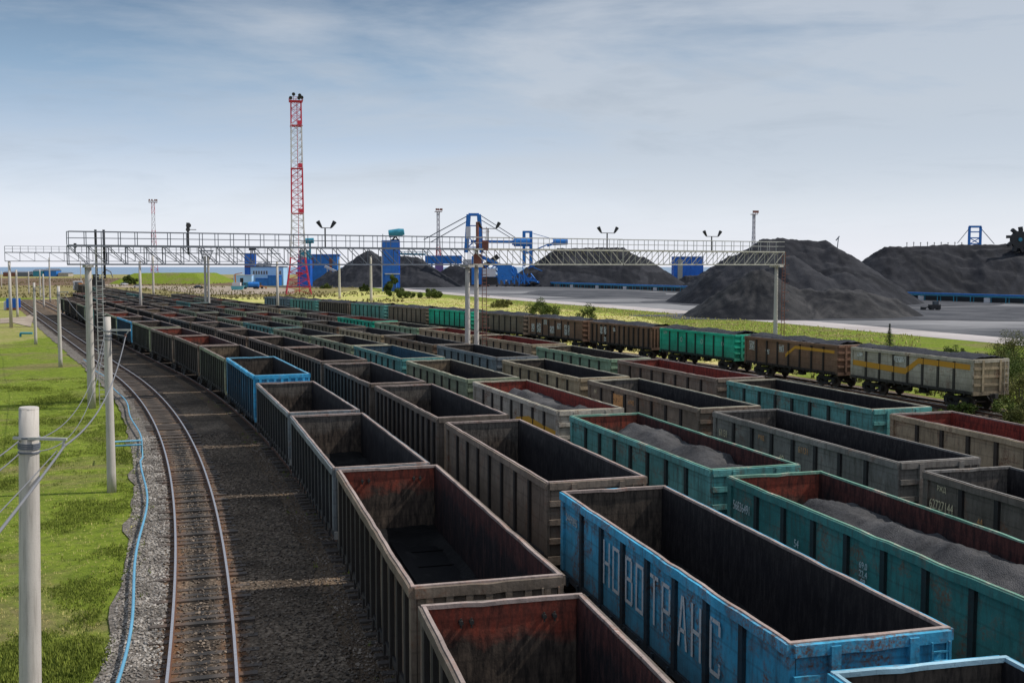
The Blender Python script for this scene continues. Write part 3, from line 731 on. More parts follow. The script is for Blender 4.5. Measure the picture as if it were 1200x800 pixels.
# sea beyond the shore
m, nt, b = nmat('sea_water'); b.inputs['Base Color'].default_value = (.16,.24,.34,1); b.inputs['Roughness'].default_value = .35
vv = coords(nt, (.02,.02,.02), rand=False); bump(nt, b, noise_(nt, vv, 8, 4), .6, .4)
mb = MB(); mb.face([(-9000,1150,-3.5),(9000,1150,-3.5),(9000,16000,-3.5),(-9000,16000,-3.5)]); tag(mb.build('sea', m), kind='structure')
mb = MB(); mb.face([(-1500,1300,-.26),(1500,1300,-.26),(1500,1312,-3.6),(-1500,1312,-3.6)]); tag(mb.build('shore', M['ground']), kind='structure')

strip('yard_bed', 396.9, 433.5, 60, 440, -.235, M['dirtbed'], nw=14, jit=.5)
strip('track_ballast', 397.6, 402.4, 60, 440, -.222, M['ballast'], nw=12, jit=.35)
strip('gravel_shoulder', 396.45, 397.75, 60, 300, -.212, M['shoulder'], nw=3, jit=.5, step=1.2)
strip('loaded_track_bed', 447.8, 454.2, 100, 380, -.235, M['dirtbed'], PHI6, nw=4, jit=.6)
# coal store pavement and road
def sheet(name, poly, z, mat):
    import bmesh
    bm = bmesh.new(); bm.faces.new([bm.verts.new((x, y, z)) for x, y in poly]); bmesh.ops.triangulate(bm, faces=bm.faces[:])
    me = bpy.data.meshes.new(name); bm.to_mesh(me); bm.free(); me.materials.append(mat); return tag(link(name, me), kind='structure')
def pave(name, c0, c1, sc_, streak=(1,1,1)):
    m, nt, b = nmat(name); b.inputs['Specular IOR Level'].default_value = .08; v = coords(nt, streak, rand=False); a = noise_(nt, v, sc_, 8, .6, .6); g = noise_(nt, v, sc_*14, 5, .7)
    f = math_(nt, 'ADD', math_(nt, 'MULTIPLY', a, .8), math_(nt, 'MULTIPLY', g, .25))
    nt.links.new(mixc(nt, ramp(nt, f, [(.40, 0.0), (.5, .35), (.56, .75), (.62, 1.0)] if 'dusted' in name else [(.38, 0.0), (.68, 1.0)]), c0, c1), b.inputs['Base Color']); b.inputs['Roughness'].default_value = .85; return m
M['store'] = pave('coal_dusted_concrete', (.035,.038,.047), (.24,.235,.24), .02, (.4, 1.5, 1))
M['road'] = pave('pale_concrete', (.33,.295,.285), (.5,.455,.44), .08)
edge = [(-126,688),(-40.7,429),(-3.4,328),(32.9,231),(50.4,178),(55.7,160),(61.7,142),(75,100),(95,30)]
sheet('storage_yard', edge+[(700,30),(900,1250),(-180,1250),(-160,820)], -.245, M['store'])
rd = []
for x, y in edge: rd.append((x+.1, y+.2))
for (x, y) in edge[::-1]: rd.append((x+8.5, y+4))
sheet('access_road', rd, -.238, M['road'])
M['track_dirt'] = pave('dirt_road', (.22,.17,.13), (.42,.35,.28), .3)
sheet('dirt_road', [at(0,373).to_2d()[:], at(30,371).to_2d()[:], at(41,366).to_2d()[:], at(36,383).to_2d()[:], at(15,378).to_2d()[:], at(0,379).to_2d()[:]][::-1], -.18, M['track_dirt'])
sheet('works_road', [at(240,345).to_2d()[:], at(345,344).to_2d()[:], at(345,338).to_2d()[:], at(262,335).to_2d()[:], at(150,335).to_2d()[:], at(150,333.2).to_2d()[:], at(90,333).to_2d()[:], at(90,335).to_2d()[:], at(170,337.5).to_2d()[:]][::-1], -.2, M['track_dirt'])

# green mound
def mound(name, cx, cy, hx, hy, h, mat, label=None, cat=None, flat=.55, seed=0):
    n = 48; v = []; f = []
    for j in range(n+1):
        for i in range(n+1):
            u = -1+2*i/n; w = -1+2*j/n; d = max(abs(u), abs(w))
            z = h*min(1, max(0, (1-d)/(1-flat)))+.25*noise.noise(Vector((u*5+seed, w*5, 0)))
            v.append((cx+u*hx, cy+w*hy, GZ-.3+z))
    f = [(j*(n+1)+i, j*(n+1)+i+1, (j+1)*(n+1)+i+1, (j+1)*(n+1)+i) for j in range(n) for i in range(n)]
    me = bpy.data.meshes.new(name); me.from_pydata(v, [], f); me.materials.append(mat)
    me.color_attributes.new('zone', 'FLOAT_COLOR', 'POINT').data.foreach_set('color', [0, .15, .1, 1]*len(v)); me.polygons.foreach_set('use_smooth', [True]*len(f)); me.update()
    o = link(name, me); return tag(o, label, cat, kind=None if label else 'structure')
Ym = 640; mound('grass_mound', xat(208, Ym), Ym, 28, 35, 6.2, M['ground'], flat=.62)

# ------------------------------------------------------------------ coal piles
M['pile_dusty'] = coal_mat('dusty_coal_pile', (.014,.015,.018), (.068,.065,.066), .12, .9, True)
M['pile'] = coal_mat('coal_pile', (.009,.010,.015), (.037,.038,.045), .12, .9, True)  # bluish tint: distance haze mixed into the coal colour
def pile(label, segs, slope=.66, seed=0, res=150):
    xs = [s[i] for s in segs for i in (0, 3)]; ys = [s[i] for s in segs for i in (1, 4)]; hm = max(max(s[2], s[5]) for s in segs)
    pad = hm/slope+4; x0, x1 = min(xs)-pad, max(xs)+pad; y0, y1 = min(ys)-pad, max(ys)+pad
    st = max((x1-x0), (y1-y0))/res; nx = int((x1-x0)/st)+1; ny = int((y1-y0)/st)+1
    Z = np.zeros((ny+1, nx+1)); V = []
    for j in range(ny+1):
        for i in range(nx+1):
            x = x0+i*st; y = y0+j*st; z = -9
            for (ax, ay, ah, bx, by, bh) in segs:
                dx, dy = bx-ax, by-ay; L2 = dx*dx+dy*dy; t = 0 if L2 == 0 else max(0, min(1, ((x-ax)*dx+(y-ay)*dy)/L2))
                hh = ah+(bh-ah)*t; d = math.hypot(x-ax-t*dx, y-ay-t*dy); q = hh-slope*max(0, d-1.2)
                z = max(z, q)
            if z > -2:
                n = noise.fractal(Vector((x*.09+seed, y*.09, 0)), 1, 2.1, 5)
                ang = math.atan2(y-segs[0][1], x-segs[0][0])
                rg = 1-abs(noise.noise(Vector((x*.16+seed*3, y*.16, 4))))*2; z += .35*noise.noise(Vector((x*.9+seed, y*.12, 2)))*min(1, max(0, z/5)); z += n*.55*min(1, max(.12, z/6))+(rg-.5)*.35*min(1, max(0, z/4))+.5*noise.noise(Vector((ang*9, seed, 0)))*min(1, max(0, z/4))+.25*noise.noise(Vector((x*.5, y*.5, seed)))
            Z[j, i] = z; V.append((x, y, GZ-.1+z))
    f = [(j*(nx+1)+i, j*(nx+1)+i+1, (j+1)*(nx+1)+i+1, (j+1)*(nx+1)+i) for j in range(ny) for i in range(nx) if max(Z[j, i], Z[j+1, i], Z[j, i+1], Z[j+1, i+1]) > 0]
    used = sorted({q for t in f for q in t}); mp = {q: k for k, q in enumerate(used)}
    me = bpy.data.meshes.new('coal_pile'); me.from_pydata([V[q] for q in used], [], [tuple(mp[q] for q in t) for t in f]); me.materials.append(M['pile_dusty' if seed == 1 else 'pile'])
    me.polygons.foreach_set('use_smooth', [True]*len(f)); me.update()
    return tag(link('coal_pile', me), label, 'coal pile', 'coal piles in the storage yard')
def S(px0, py0, Y0, px1=None, py1=None, Y1=None):
    if px1 is None: px1, py1, Y1 = px0, py0, Y0
    return (xat(px0, Y0), Y0, zat(py0, Y0)-GZ, xat(px1, Y1), Y1, zat(py1, Y1)-GZ)
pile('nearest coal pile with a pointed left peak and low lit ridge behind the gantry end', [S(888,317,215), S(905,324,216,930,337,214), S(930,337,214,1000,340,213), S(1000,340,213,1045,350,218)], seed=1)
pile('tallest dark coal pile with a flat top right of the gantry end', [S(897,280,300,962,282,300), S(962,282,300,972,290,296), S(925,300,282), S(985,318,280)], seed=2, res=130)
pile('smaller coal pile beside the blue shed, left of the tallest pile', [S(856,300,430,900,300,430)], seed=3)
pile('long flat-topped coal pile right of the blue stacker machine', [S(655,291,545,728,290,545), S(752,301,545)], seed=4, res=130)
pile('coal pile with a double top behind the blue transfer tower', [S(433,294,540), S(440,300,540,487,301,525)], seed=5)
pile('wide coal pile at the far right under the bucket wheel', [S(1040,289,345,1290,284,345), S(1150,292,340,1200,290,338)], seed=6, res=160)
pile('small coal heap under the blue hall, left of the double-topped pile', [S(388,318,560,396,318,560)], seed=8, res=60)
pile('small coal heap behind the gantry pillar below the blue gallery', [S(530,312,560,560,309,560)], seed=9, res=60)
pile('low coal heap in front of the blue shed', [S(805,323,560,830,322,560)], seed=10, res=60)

def spill(cx, cy, rx, ry, seed):
    P = []
    for k in range(48):
        a_ = 2*math.pi*k/48; q = 1+.22*noise.noise(Vector((math.cos(a_)*2, math.sin(a_)*2, seed))); P.append((cx+rx*q*math.cos(a_), cy+ry*q*math.sin(a_)))
    sheet('coal_spill', P, -.22+.004*seed, M['spill'])
M['spill'] = pave('spilled_coal_ground', (.04,.042,.05), (.11,.11,.118), .12)
spill(62, 214, 36, 17, 1); spill(118, 222, 46, 34, 7); spill(30, 395, 26, 52, 8); spill(75, 345, 40, 30, 9); spill(86, 296, 50, 32, 2); spill(150, 335, 90, 36, 3); spill(45, 545, 60, 38, 4); spill(-60, 530, 60, 30, 5); spill(88, 430, 34, 28, 6)
# ------------------------------------------------------------------ metalwork materials
def conc():
    m, nt, b = nmat('pole_concrete'); v = coords(nt); a = noise_(nt, v, 1.2, 6, .65); st = noise_(nt, coords(nt, (9, 9, .5)), 1.6, 6, .65); fi = noise_(nt, v, 30, 5, .7)
    col = mixc(nt, a, (.40,.365,.33), (.56,.52,.48)); col = mixc(nt, ramp(nt, st, [(.5, 0.0), (.72, .6)]), col, (.2,.175,.15)); col = mixc(nt, ramp(nt, fi, [(.28, .5), (.4, 0.0)]), col, (.24,.21,.19))
    nt.links.new(col, b.inputs['Base Color']); b.inputs['Roughness'].default_value = .9; bump(nt, b, fi, .01, .5); return m
M['concrete'] = conc()
M['galv'] = simple('galvanised_steel', (.50,.49,.47), .55, .35, 4, metal=.1)
M['cream_steel'] = simple('cream_toned_steel', (.48,.46,.40), .6, .4, 3)
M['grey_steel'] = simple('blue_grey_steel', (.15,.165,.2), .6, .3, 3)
M['black'] = simple('black_metal', (.02,.02,.022), .6, .3, 5)
M['red'] = simple('red_mast_paint', (.6,.03,.07), .6, .25, .4)
M['white'] = simple('white_mast_paint', (.62,.6,.62), .6, .2, .4)
M['blue'] = simple('machine_blue', (.015,.19,.6), .5, .3, .6)
M['blue2'] = simple('deep_blue_cladding', (.012,.16,.66), .5, .35, .25)
M['lblue'] = simple('pale_blue_cladding', (.42,.66,.9), .6, .15, .2)
M['teal'] = simple('teal_machine', (.03,.26,.38), .5, .3, 1)
M['wire'] = simple('cable_rubber', (.17,.17,.18), .6, .1, 4)
M['glass'] = simple('dark_window_glass', (.08,.1,.12), .15, .4, .5)
M['pipe'] = simple('pale_blue_pipe', (.12,.35,.52), .45, .2, 1.5)
M['rustred'] = simple('rusty_red_steel', (.25,.09,.06), .7, .4, 2)
M['orange'] = simple('orange_paint', (.55,.2,.04), .6, .2, 2)

# ------------------------------------------------------------------ concrete poles, pipe and cables on the left
def pole(px, base, top, label, crossarm=True, r0=.2, r1=.14, group='concrete poles along the curved track'):
    b = at(px, base, GZ); h = zat(top, b.y)
    t = thing('concrete_pole', label, 'pole', (b.x, b.y, GZ), 0, group)
    mb = MB(); n = 8; H = h-GZ
    mb.tube([(0, 0, (H+.15)*k/n-.15) for k in range(n+1)], [r0+(r1-r0)*k/n for k in range(n+1)], 16); mb.build('shaft', M['concrete'], t, True)
    if crossarm:
        mb = MB(); mb.box(-.05, 1.0, -.04, .04, H-.62, H-.54); mb.bar((.95, 0, H-.58), (.75, 0, H-.85), .04)
        mb.build('bracket', M['galv'], t)
        mb = MB()
        for z in (H-.62, H-.8, H-.86, H-.98): mb.tube([(0,0,z-.02), (0,0,z+.02)], r1+.035, 14)
        mb.build('strap', M['grey_steel'], t)
        mb = MB(); mb.tube([(.78,0,H-.9),(.78,0,H-.84),(.78,0,H-.8),(.78,0,H-.74)], [.03,.06,.03,.05], 8); mb.build('insulator', M['rustred'], t)
    return t, Vector((b.x, b.y, H+GZ))
# the nearest pole stands left of the camera, its foot outside the picture
Yp = 20.2; b0 = Vector((-9.29, Yp, GZ))
t = thing('concrete_pole', 'nearest and thickest-looking concrete pole at the left edge with a side bracket', 'pole', b0, 0, 'concrete poles along the curved track')
H1 = zat(478, Yp)-GZ; t.rotation_euler.y = .0256
mb = MB(); mb.tube([(0,0,(H1+.15)*k/8-.15) for k in range(9)], [.21-.035*k/8 for k in range(9)], 28); mb.build('shaft', M['concrete'], t, True)
mb = MB(); mb.tube([(0,0,H1-.02),(0,0,H1+.012)], [.178,.165], 28); mb.build('cap', M['concrete'], t)
mb = MB(); mb.box(-.22, .78, -.19, -.13, H1-.58, H1-.53); mb.bar((.74,-.16,H1-.55), (.7,-.16,H1-.7), .035); mb.build('bracket', M['galv'], t)
mb = MB()
for z in (.56, .68, .72, .76, .84): mb.tube([(0,0,H1-z-.014),(0,0,H1-z+.014)], .2, 24)
mb.build('strap', M['grey_steel'], t)
top1 = Vector((b0.x+.0256*H1, b0.y, H1+GZ))
_, top2 = pole(131, 575, 371, 'concrete pole beside the blue pipe loop at the track shoulder')
_, top3 = pole(71, 429, 335, 'concrete pole behind the gantry pillar, left of the track bend')
_, top4 = pole(42, 403, 331, 'concrete pole by the dirt road end on the far grass')
for px, ba, to, lb in ((20.6,371,316,'concrete pole right of the far gantry foot'), (34,344,318,'short distant concrete pole between two taller ones'), (47.5,350,316,'distant pole left of a pair on the far grass'),
        (51.5,360,321,'distant pole right of a pair on the far grass'), (59,354,302,'tall slim distant pole under the far gantry'), (2,338,318,'faint distant pole at the left picture edge'), (95,336,306,'distant pole just left of the gantry pillar')):
    pole(px, ba, to, lb, crossarm=False, r0=.24, r1=.18)
for px, ba, to, lb in ((180,346,300,'slim concrete pole in front of the green mound'), (398,350,304,'slim white pole beyond the loaded train, left one'), (435,354,300,'pole with a collar beyond the loaded train, left of the blue tower')):
    pole(px, ba, to, lb, crossarm=False, r0=.4, r1=.28, group='slim poles behind the trains')
def cable(name, pts, r, label, sag=1.0, n=24, group='cables strung along the poles'):
    P = []
    for a, b_ in zip(pts, pts[1:]):
        a = Vector(a); b_ = Vector(b_)
        for k in range(n):
            t_ = k/n; p = a.lerp(b_, t_); p.z -= sag*4*t_*(1-t_); P.append(p)
    P.append(Vector(pts[-1])); mb = MB(); mb.tube(P, r, 6)
    return tag(mb.build(name, M['wire'], None, True), label, 'cable', group)
c1 = top1+Vector((.72, -.16, -.7)); c2 = top2+Vector((.78, 0, -.85))
back = Vector((xat(-25, 13), 13, zat(645, 13)))
cable('overhead_cable', [back, c1], .024, 'thick grey cable reaching the right bracket of the nearest pole from below left', .02)
cable('overhead_cable', [c1, c2], .022, 'thick cable between the nearest pole and the pole by the pipe loop', .75)
cable('overhead_cable', [c2, top3+Vector((.6,0,-.8)), top4+Vector((.3,0,-.8))], .018, 'thin cable running on to the two farther poles', .8)
for k, (yy, z0) in enumerate(((547, .62), (566, .86))):
    cable('guy_wire', [Vector((xat(-40, 15), 15, zat(yy+10, 15))), top1+Vector((-.19, 0, -z0))], .013, f'thin wire reaching the {"upper" if k == 0 else "lower"} strap of the nearest pole from the left', .03, group='wires on the nearest pole')
    cable('guy_wire', [top1+Vector((.1, .19, -z0)), top2+Vector((-.12, 0, -.7-.3*k))], .012, f'thin {"upper" if k == 0 else "lower"} wire over the grass between the two nearest poles', .9+.25*k, group='wires on the nearest pole')
cable('guy_wire', [Vector((xat(-60, 14), 14, zat(655, 14))), top1+Vector((.55, -.1, -.8))], .011, 'lowest thin wire slanting up behind the nearest pole from the left', .02, group='wires on the nearest pole')
# blue pipe along the shoulder with a loop around the second pole
P = []; a = 80.0
def ppt(R, a, z=.06): p, th = track(R, a); return (p.x, p.y, z)
b2 = at(155, 540); a2 = math.atan2(b2.y-CY, b2.x-CX)*R0
while a < a2-1.0: P.append(ppt(396.95+.12*math.sin(a*.35), a)); a += 1.0
P += [ppt(396.95, a2-.7, .05), ppt(396.95, a2-.55, .7), ppt(395.4, a2-.5, .7), ppt(395.4, a2+.9, .7), ppt(396.95, a2+.9, .7), ppt(396.95, a2+1.0, .05)]
a = a2+1.6
while a < 205: P.append(ppt(396.95+.12*math.sin(a*.35), a)); a += 1.5
mb = MB(); mb.tube(P, .046, 8)
tag(mb.build('water_pipe', M['pipe'], None, True), 'light blue pipe following the track shoulder with a square loop around a pole', 'pipe')
mb = MB(); q0 = at(24, 394.5); q1 = at(38, 394.5); mb.tube([(q0.x,q0.y,.3),(q1.x,q1.y,.3)], .15, 8); mb.tube([(q0.x,q0.y,-.2),(q0.x,q0.y,.3)], .15, 8); tag(mb.build('pipe_stub', M['teal']), 'short turquoise pipe lying on the far left grass', 'pipe')

# ------------------------------------------------------------------ gantries
def truss(root, A, B, h=1.28, wd=.9, panel=1.25, mat='cream_steel', diag=1, rail=True, railmat='galv', name='truss'):
    A = Vector(A); B = Vector(B); d = B-A; Lh = d.length; d.normalize(); nrm = Vector((-d.y, d.x, 0)); n = max(2, round(Lh/panel)); up = Vector((0,0,1))
    mb = MB()
    for s in (-.5, .5):
        o = nrm*wd*s
        mb.bar(A+o, B+o, .11, .11); mb.bar(A+o+up*h, B+o+up*h, .11, .13)
        for k in range(n+1):
            p = A+d*(Lh*k/n)+o; mb.bar(p, p+up*h, .05)
            if k < n:
                q = A+d*(Lh*(k+1)/n)+o
                mb.bar(p+(up*h if diag > 0 else up*0), q+(up*0 if diag > 0 else up*h), .05)
    for k in range(n+1):
        p = A+d*(Lh*k/n); mb.bar(p-nrm*wd/2, p+nrm*wd/2, .05); mb.bar(p-nrm*wd/2+up*h, p+nrm*wd/2+up*h, .05)
        if k < n:
            q = A+d*(Lh*(k+1)/n); mb.bar(p-nrm*wd/2, q+nrm*wd/2, .04)
    mb.build(name, M[mat], root)
    dk = MB(); o = nrm*wd*.35
    dk.face([A-o+up*(h+.08), B-o+up*(h+.08), B+o+up*(h+.08), A+o+up*(h+.08)]); dk.face([A-o+up*(h+.05), A+o+up*(h+.05), B+o+up*(h+.05), B-o+up*(h+.05)]); dk.build('walkway', M['grey_steel'], root)
    if rail:
        rb = MB()
        for s in (-.5, .5):
            o = nrm*wd*s; rb.bar(A+o+up*(h+1.0), B+o+up*(h+1.0), .06); rb.bar(A+o+up*(h+.55), B+o+up*(h+.55), .035)
            k = 0.0
            while k <= Lh: p = A+d*k+o; rb.bar(p+up*(h+.08), p+up*(h+1.0), .045); k += 1.15
        rb.build('railing', M[railmat], root)
GB = 9.82
PL = Vector((-29.9, 76.3, 0)); PR = Vector((26.4, 108, 0)); gd = (PR-PL).normalized(); gn = Vector((-gd.y, gd.x, 0))
tC = ((-3.75)-PL.x)/gd.x; PC = PL+gd*tC; Lg = (PR-PL).length
G = thing('signal_gantry', 'long lattice gantry with handrail spanning all the trains on concrete pillars', 'gantry', (PL.x, PL.y, GZ), 0, None)
G.location = (0,0,0)
up = Vector((0,0,1))
truss(G, PL-gd*1.3+up*GB, PC+up*GB, 1.3, .95, 1.3, 'grey_steel', 1, railmat='grey_steel')  # same steel as the right spans, its shaded look put into the colour
t1 = tC+(Lg-tC)*.45
truss(G, PC+gd*.3+up*(GB+.02), PL+gd*t1+up*(GB+.02), 1.28, .95, 1.3, 'cream_steel', 1)  # right spans: sunlit tone of that steel put into the colour
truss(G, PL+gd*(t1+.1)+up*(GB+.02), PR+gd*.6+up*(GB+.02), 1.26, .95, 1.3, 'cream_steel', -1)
def column(p, h, r=.2, nm='pillar'):
    mb = MB(); mb.tube([Vector((p.x, p.y, GZ-.2+(h-GZ+.2)*k/6)) for k in range(7)], [r*1.15-.3*r*k/6 for k in range(7)], 16)
    return mb.build(nm, M['concrete'], G, True)
def caged(p, z0, z1, off, mat='galv'):
    mb = MB(); q = p+off
    for s in (-.2, .2): mb.bar((q.x+gd.x*s, q.y+gd.y*s, z0), (q.x+gd.x*s, q.y+gd.y*s, z1), .05)
    z = z0+.2
    while z < z1: mb.bar((q.x-gd.x*.2, q.y-gd.y*.2, z), (q.x+gd.x*.2, q.y+gd.y*.2, z), .035); z += .32
    k = 0
    while z0+2+k*.9 < z1:   # cage hoops
        zz = z0+2+k*.9; c = [Vector((q.x, q.y, zz))+gd*.36*math.cos(t_)-gn*.05-gn*.6*max(0, math.sin(t_)) for t_ in [math.pi*i/6 for i in range(7)]]
        for a_, b_ in zip(c, c[1:]): mb.bar(a_, b_, .03)
        k += 1
    mb.build('ladder', M[mat], G)
column(PL-gn*.35, GB-.02); column(PL+gn*.45, GB-.02); caged(PL, GZ, GB+1.3, gd*.65-gn*.5)
column(PC-gn*.0, GB-.02, .22); column(PC+gd*.85, GB+1.3, .2); caged(PC, GZ, 13.0, gd*1.5-gn*.2, 'rustred')
column(PR-gn*.0, GB+.0, .2); caged(PR, 1.5, GB+1.3, gd*.6-gn*.4, 'rustred')
mb = MB()
for p, ww in ((PL, .55), (PC, .6), (PC+gd*.85, .5), (PR, .5)):
    q = p+up*(GB-.12); mb.bar(q-gn*.75, q+gn*.75, ww, .2)
mb.build('bearing_head', M['concrete'], G)
mb = MB()
for s in (.55, 1.1): q = PL+gd*s; mb.tube([(q.x, q.y, GB-1.0), (q.x, q.y, GB+2.45)], .09, 8)
mb.build('mast', M['black'], G)
mb = MB(); q = PC+gd*.95; mb.box(q.x-.3, q.x+.35, q.y-.3, q.y+.3, GB-.1, GB+.9); mb.box(q.x+.4, q.x+.9, q.y-.3, q.y+.2, GB+1.2, GB+2.0); mb.build('equipment_box', M['rustred'], G)
mb = MB(); mb.tube([(q.x, q.y, GB+1.3), (q.x, q.y, GB+3.6)], .13, 8); mb.build('mast', M['rustred'], G)
# lamps and signals standing on the gantry
def floodlight(s, label, h=1.5, arms=(-.6, .75), big=False):
    q = PL+gd*s+up*(GB+1.36); t = thing('floodlight', label, 'floodlight', q, math.atan2(gd.y, gd.x), 'floodlights on the long gantry')
    mb = MB(); mb.tube([(0,0,0),(0,0,h)], .06, 8); mb.bar((arms[0], 0, h), (arms[1], 0, h), .06); mb.build('post', M['black'], t)
    for i, a_ in enumerate(arms):
        k = 1 if a_ > 0 else -1
        mb = MB(); mb.tube([(a_, 0, h), (a_+.1*k, 0, h+.12), (a_+.35*k, 0, h+.5)], [.05, .1, .17], 10); mb.build('lamp_head', M['black'], t)
def signal(s, label, h=1.7):
    q = PL+gd*s+up*(GB+1.36); t = thing('railway_signal', label, 'railway signal', q, math.atan2(gd.y, gd.x))
    mb = MB(); mb.tube([(0,0,-.6),(0,0,h)], .08, 8); mb.bar((0,0,h-.5), (.6,0,h-.5), .05); mb.build('post', M['black'], t)
    mb = MB(); mb.tube([(0,-.1,h-.5),(0,.1,h-.5)], .14, 14); mb.tube([(.05,-.1,h-.2),(.05,.1,h-.2)], .17, 14); mb.box(-.1, .12, -.06, .06, h-.6, h); mb.build('signal_head', M['black'], t)
def spx(px):   # distance along the gantry seen at this photo column
    k = (px-600)/F; return (k*PL.y-PL.x)/(gd.x-k*gd.y)
signal(spx(222), 'black railway signal on the gantry above the green mound')
floodlight(spx(382), 'black lamp pair on the gantry just right of the red and white tower', 1.5, (-.25, .45))
floodlight(spx(572), 'lamp pair on the gantry beside its middle pillars', 1.7)
floodlight(spx(711), 'lamp pair on the gantry above the long flat-topped pile')
floodlight(spx(833), 'lamp pair on the gantry near the blue shed, rightmost one', 1.35)

# second gantry farther along
g2 = thing('signal_gantry', 'farther smaller lattice gantry at the left picture edge behind the long one', 'gantry', (0,0,0))
A2 = at(12, 384); A2 = Vector((A2.x-.5, A2.y, 0)); d2 = Vector((.92,.40,0)).normalized(); B2 = A2+d2*44
z2 = zat(306, A2.y)
truss(g2, A2+up*z2, B2+up*(z2), 1.4, 1.0, 2.2, 'grey_steel', 1, railmat='grey_steel')
for s in (.6, 20.5, 43.5):
    q = A2+d2*s; mb = MB(); mb.tube([(q.x, q.y, GZ), (q.x, q.y, z2)], [.27, .2], 12); mb.build('pillar', M['concrete'], g2, True)
t = thing('railway_signal', 'small black signal on the farther gantry at the left', 'railway signal', tuple(A2+d2*10.5+up*(z2+1.45)))
mb = MB(); mb.tube([(0,0,0),(0,0,.9)], .09, 6); mb.build('post', M['black'], t); mb = MB(); mb.tube([(0,-.15,1.0),(0,.15,1.0)], .28, 10); mb.box(-.2,.2,-.1,.1,.8,1.5); mb.build('signal_head', M['black'], t)
# lattice-headed pillar beyond the trains
Yq = 196; q = Vector((xat(243, Yq), Yq, 0)); t = thing('gantry_pillar', 'stout double pillar with a flared head standing among the trains', 'pillar', q)
for s in (-.3, .3):
    mb = MB(); mb.tube([(s,0,GZ),(s,0,zat(300, Yq))], .22, 10); mb.build('shaft', M['concrete'], t)
mb = MB(); zt = zat(300, Yq)
for a_ in (-1, 1): mb.bar((a_*.3,0,zt-1.2), (a_*1.1,0,zt+.9), .14)
mb.bar((-1.3,0,zt+.9), (1.3,0,zt+.9), .2); mb.bar((-.9,0,zt+.2), (.9,0,zt+.2), .12); mb.build('head_frame', M['grey_steel'], t)

# ------------------------------------------------------------------ towers and masts
def lattice(root, levels, mats, leg=.22, brace=.1, sides=4):
    """levels: list of (z, half width); mats: material per section"""
    groups = {}; run = 0
    for k in range(len(levels)-1):
        if k and mats[k] != mats[k-1]: run += 1
        (z0, w0), (z1, w1) = levels[k], levels[k+1]; mb = groups.setdefault((mats[k], run), MB())
        for c in ((-1,-1),(1,-1),(1,1),(-1,1)):
            mb.bar((c[0]*w0, c[1]*w0, z0), (c[0]*w1, c[1]*w1, z1), leg)
        cs = [(-1,-1),(1,-1),(1,1),(-1,1)]
        for i in range(4):
            a_, b_ = cs[i], cs[(i+1) % 4]
            mb.bar((a_[0]*w0, a_[1]*w0, z0), (b_[0]*w1, b_[1]*w1, z1), brace); mb.bar((b_[0]*w0, b_[1]*w0, z0), (a_[0]*w1, a_[1]*w1, z1), brace)
            mb.bar((a_[0]*w1, a_[1]*w1, z1), (b_[0]*w1, b_[1]*w1, z1), brace)
    for (k_, _r), mb in groups.items(): mb.build({'red': 'red_section', 'white': 'white_section'}.get(k_, 'frame'), M[k_], root)
YT = 382; xT = xat(350, YT); t = thing('radio_tower', 'tall red and white lattice tower with floodlights on top', 'tower', (xT, YT, GZ), .25)
lv = []; z = 0; mt = []
def tw_half(z):
    h = zat(113, YT)-GZ
    if z < 10: return 4.3-1.5*z/10
    if z < 24: return 2.8-.75*(z-10)/14
    return 2.05-.35*(z-24)/(h-24)
Ht = zat(122, YT)-GZ; nlev = 26
for k in range(nlev+1):
    z = Ht*k/nlev; lv.append((z, tw_half(z)))
zr = [zat(y, YT)-GZ for y in (300, 251, 199, 150)]
for k in range(nlev):
    zm = (lv[k][0]+lv[k+1][0])/2; i = sum(zm > q for q in zr); mt.append('red' if i % 2 == 0 else 'white')
lattice(t, lv, mt, .3, .13)
mb = MB(); mb.tube([(.3,0,0),(.3,0,Ht)], .12, 6)
for z in (zr[1], zr[2], zr[3]): mb.box(-2.1, 2.1, -2.1, 2.1, z-.12, z+.12); mb.box(.4, 1.8, -2.2, -1.2, z+.3, z+1.7)
mb.build('landing', M['red'], t)
mb = MB(); mb.box(-2.3, 2.3, -2.3, 2.3, Ht-.1, Ht+.15)
for a_ in (-2.3, 2.3):
    mb.bar((a_,-2.3,Ht+1.3),(a_,2.3,Ht+1.3), .1); mb.bar((-2.3,a_,Ht+1.3),(2.3,a_,Ht+1.3), .1)
    for c in (-2.3, 0, 2.3): mb.bar((a_,c,Ht),(a_,c,Ht+1.3), .1); mb.bar((c,a_,Ht),(c,a_,Ht+1.3), .1)
mb.build('top_platform', M['red'], t)
for dx, dz in ((-1.9, .9), (-.9, 2.2), (.9, 1.0), (1.9, 1.2), (1.2, 1.9)):
    mb = MB(); mb.tube([(dx,-2.2,Ht+dz),(dx,-2.7,Ht+dz-.15)], .6, 10); mb.bar((dx,-2.0,Ht),(dx,-2.2,Ht+dz), .12); mb.build('floodlight', M['black'], t)

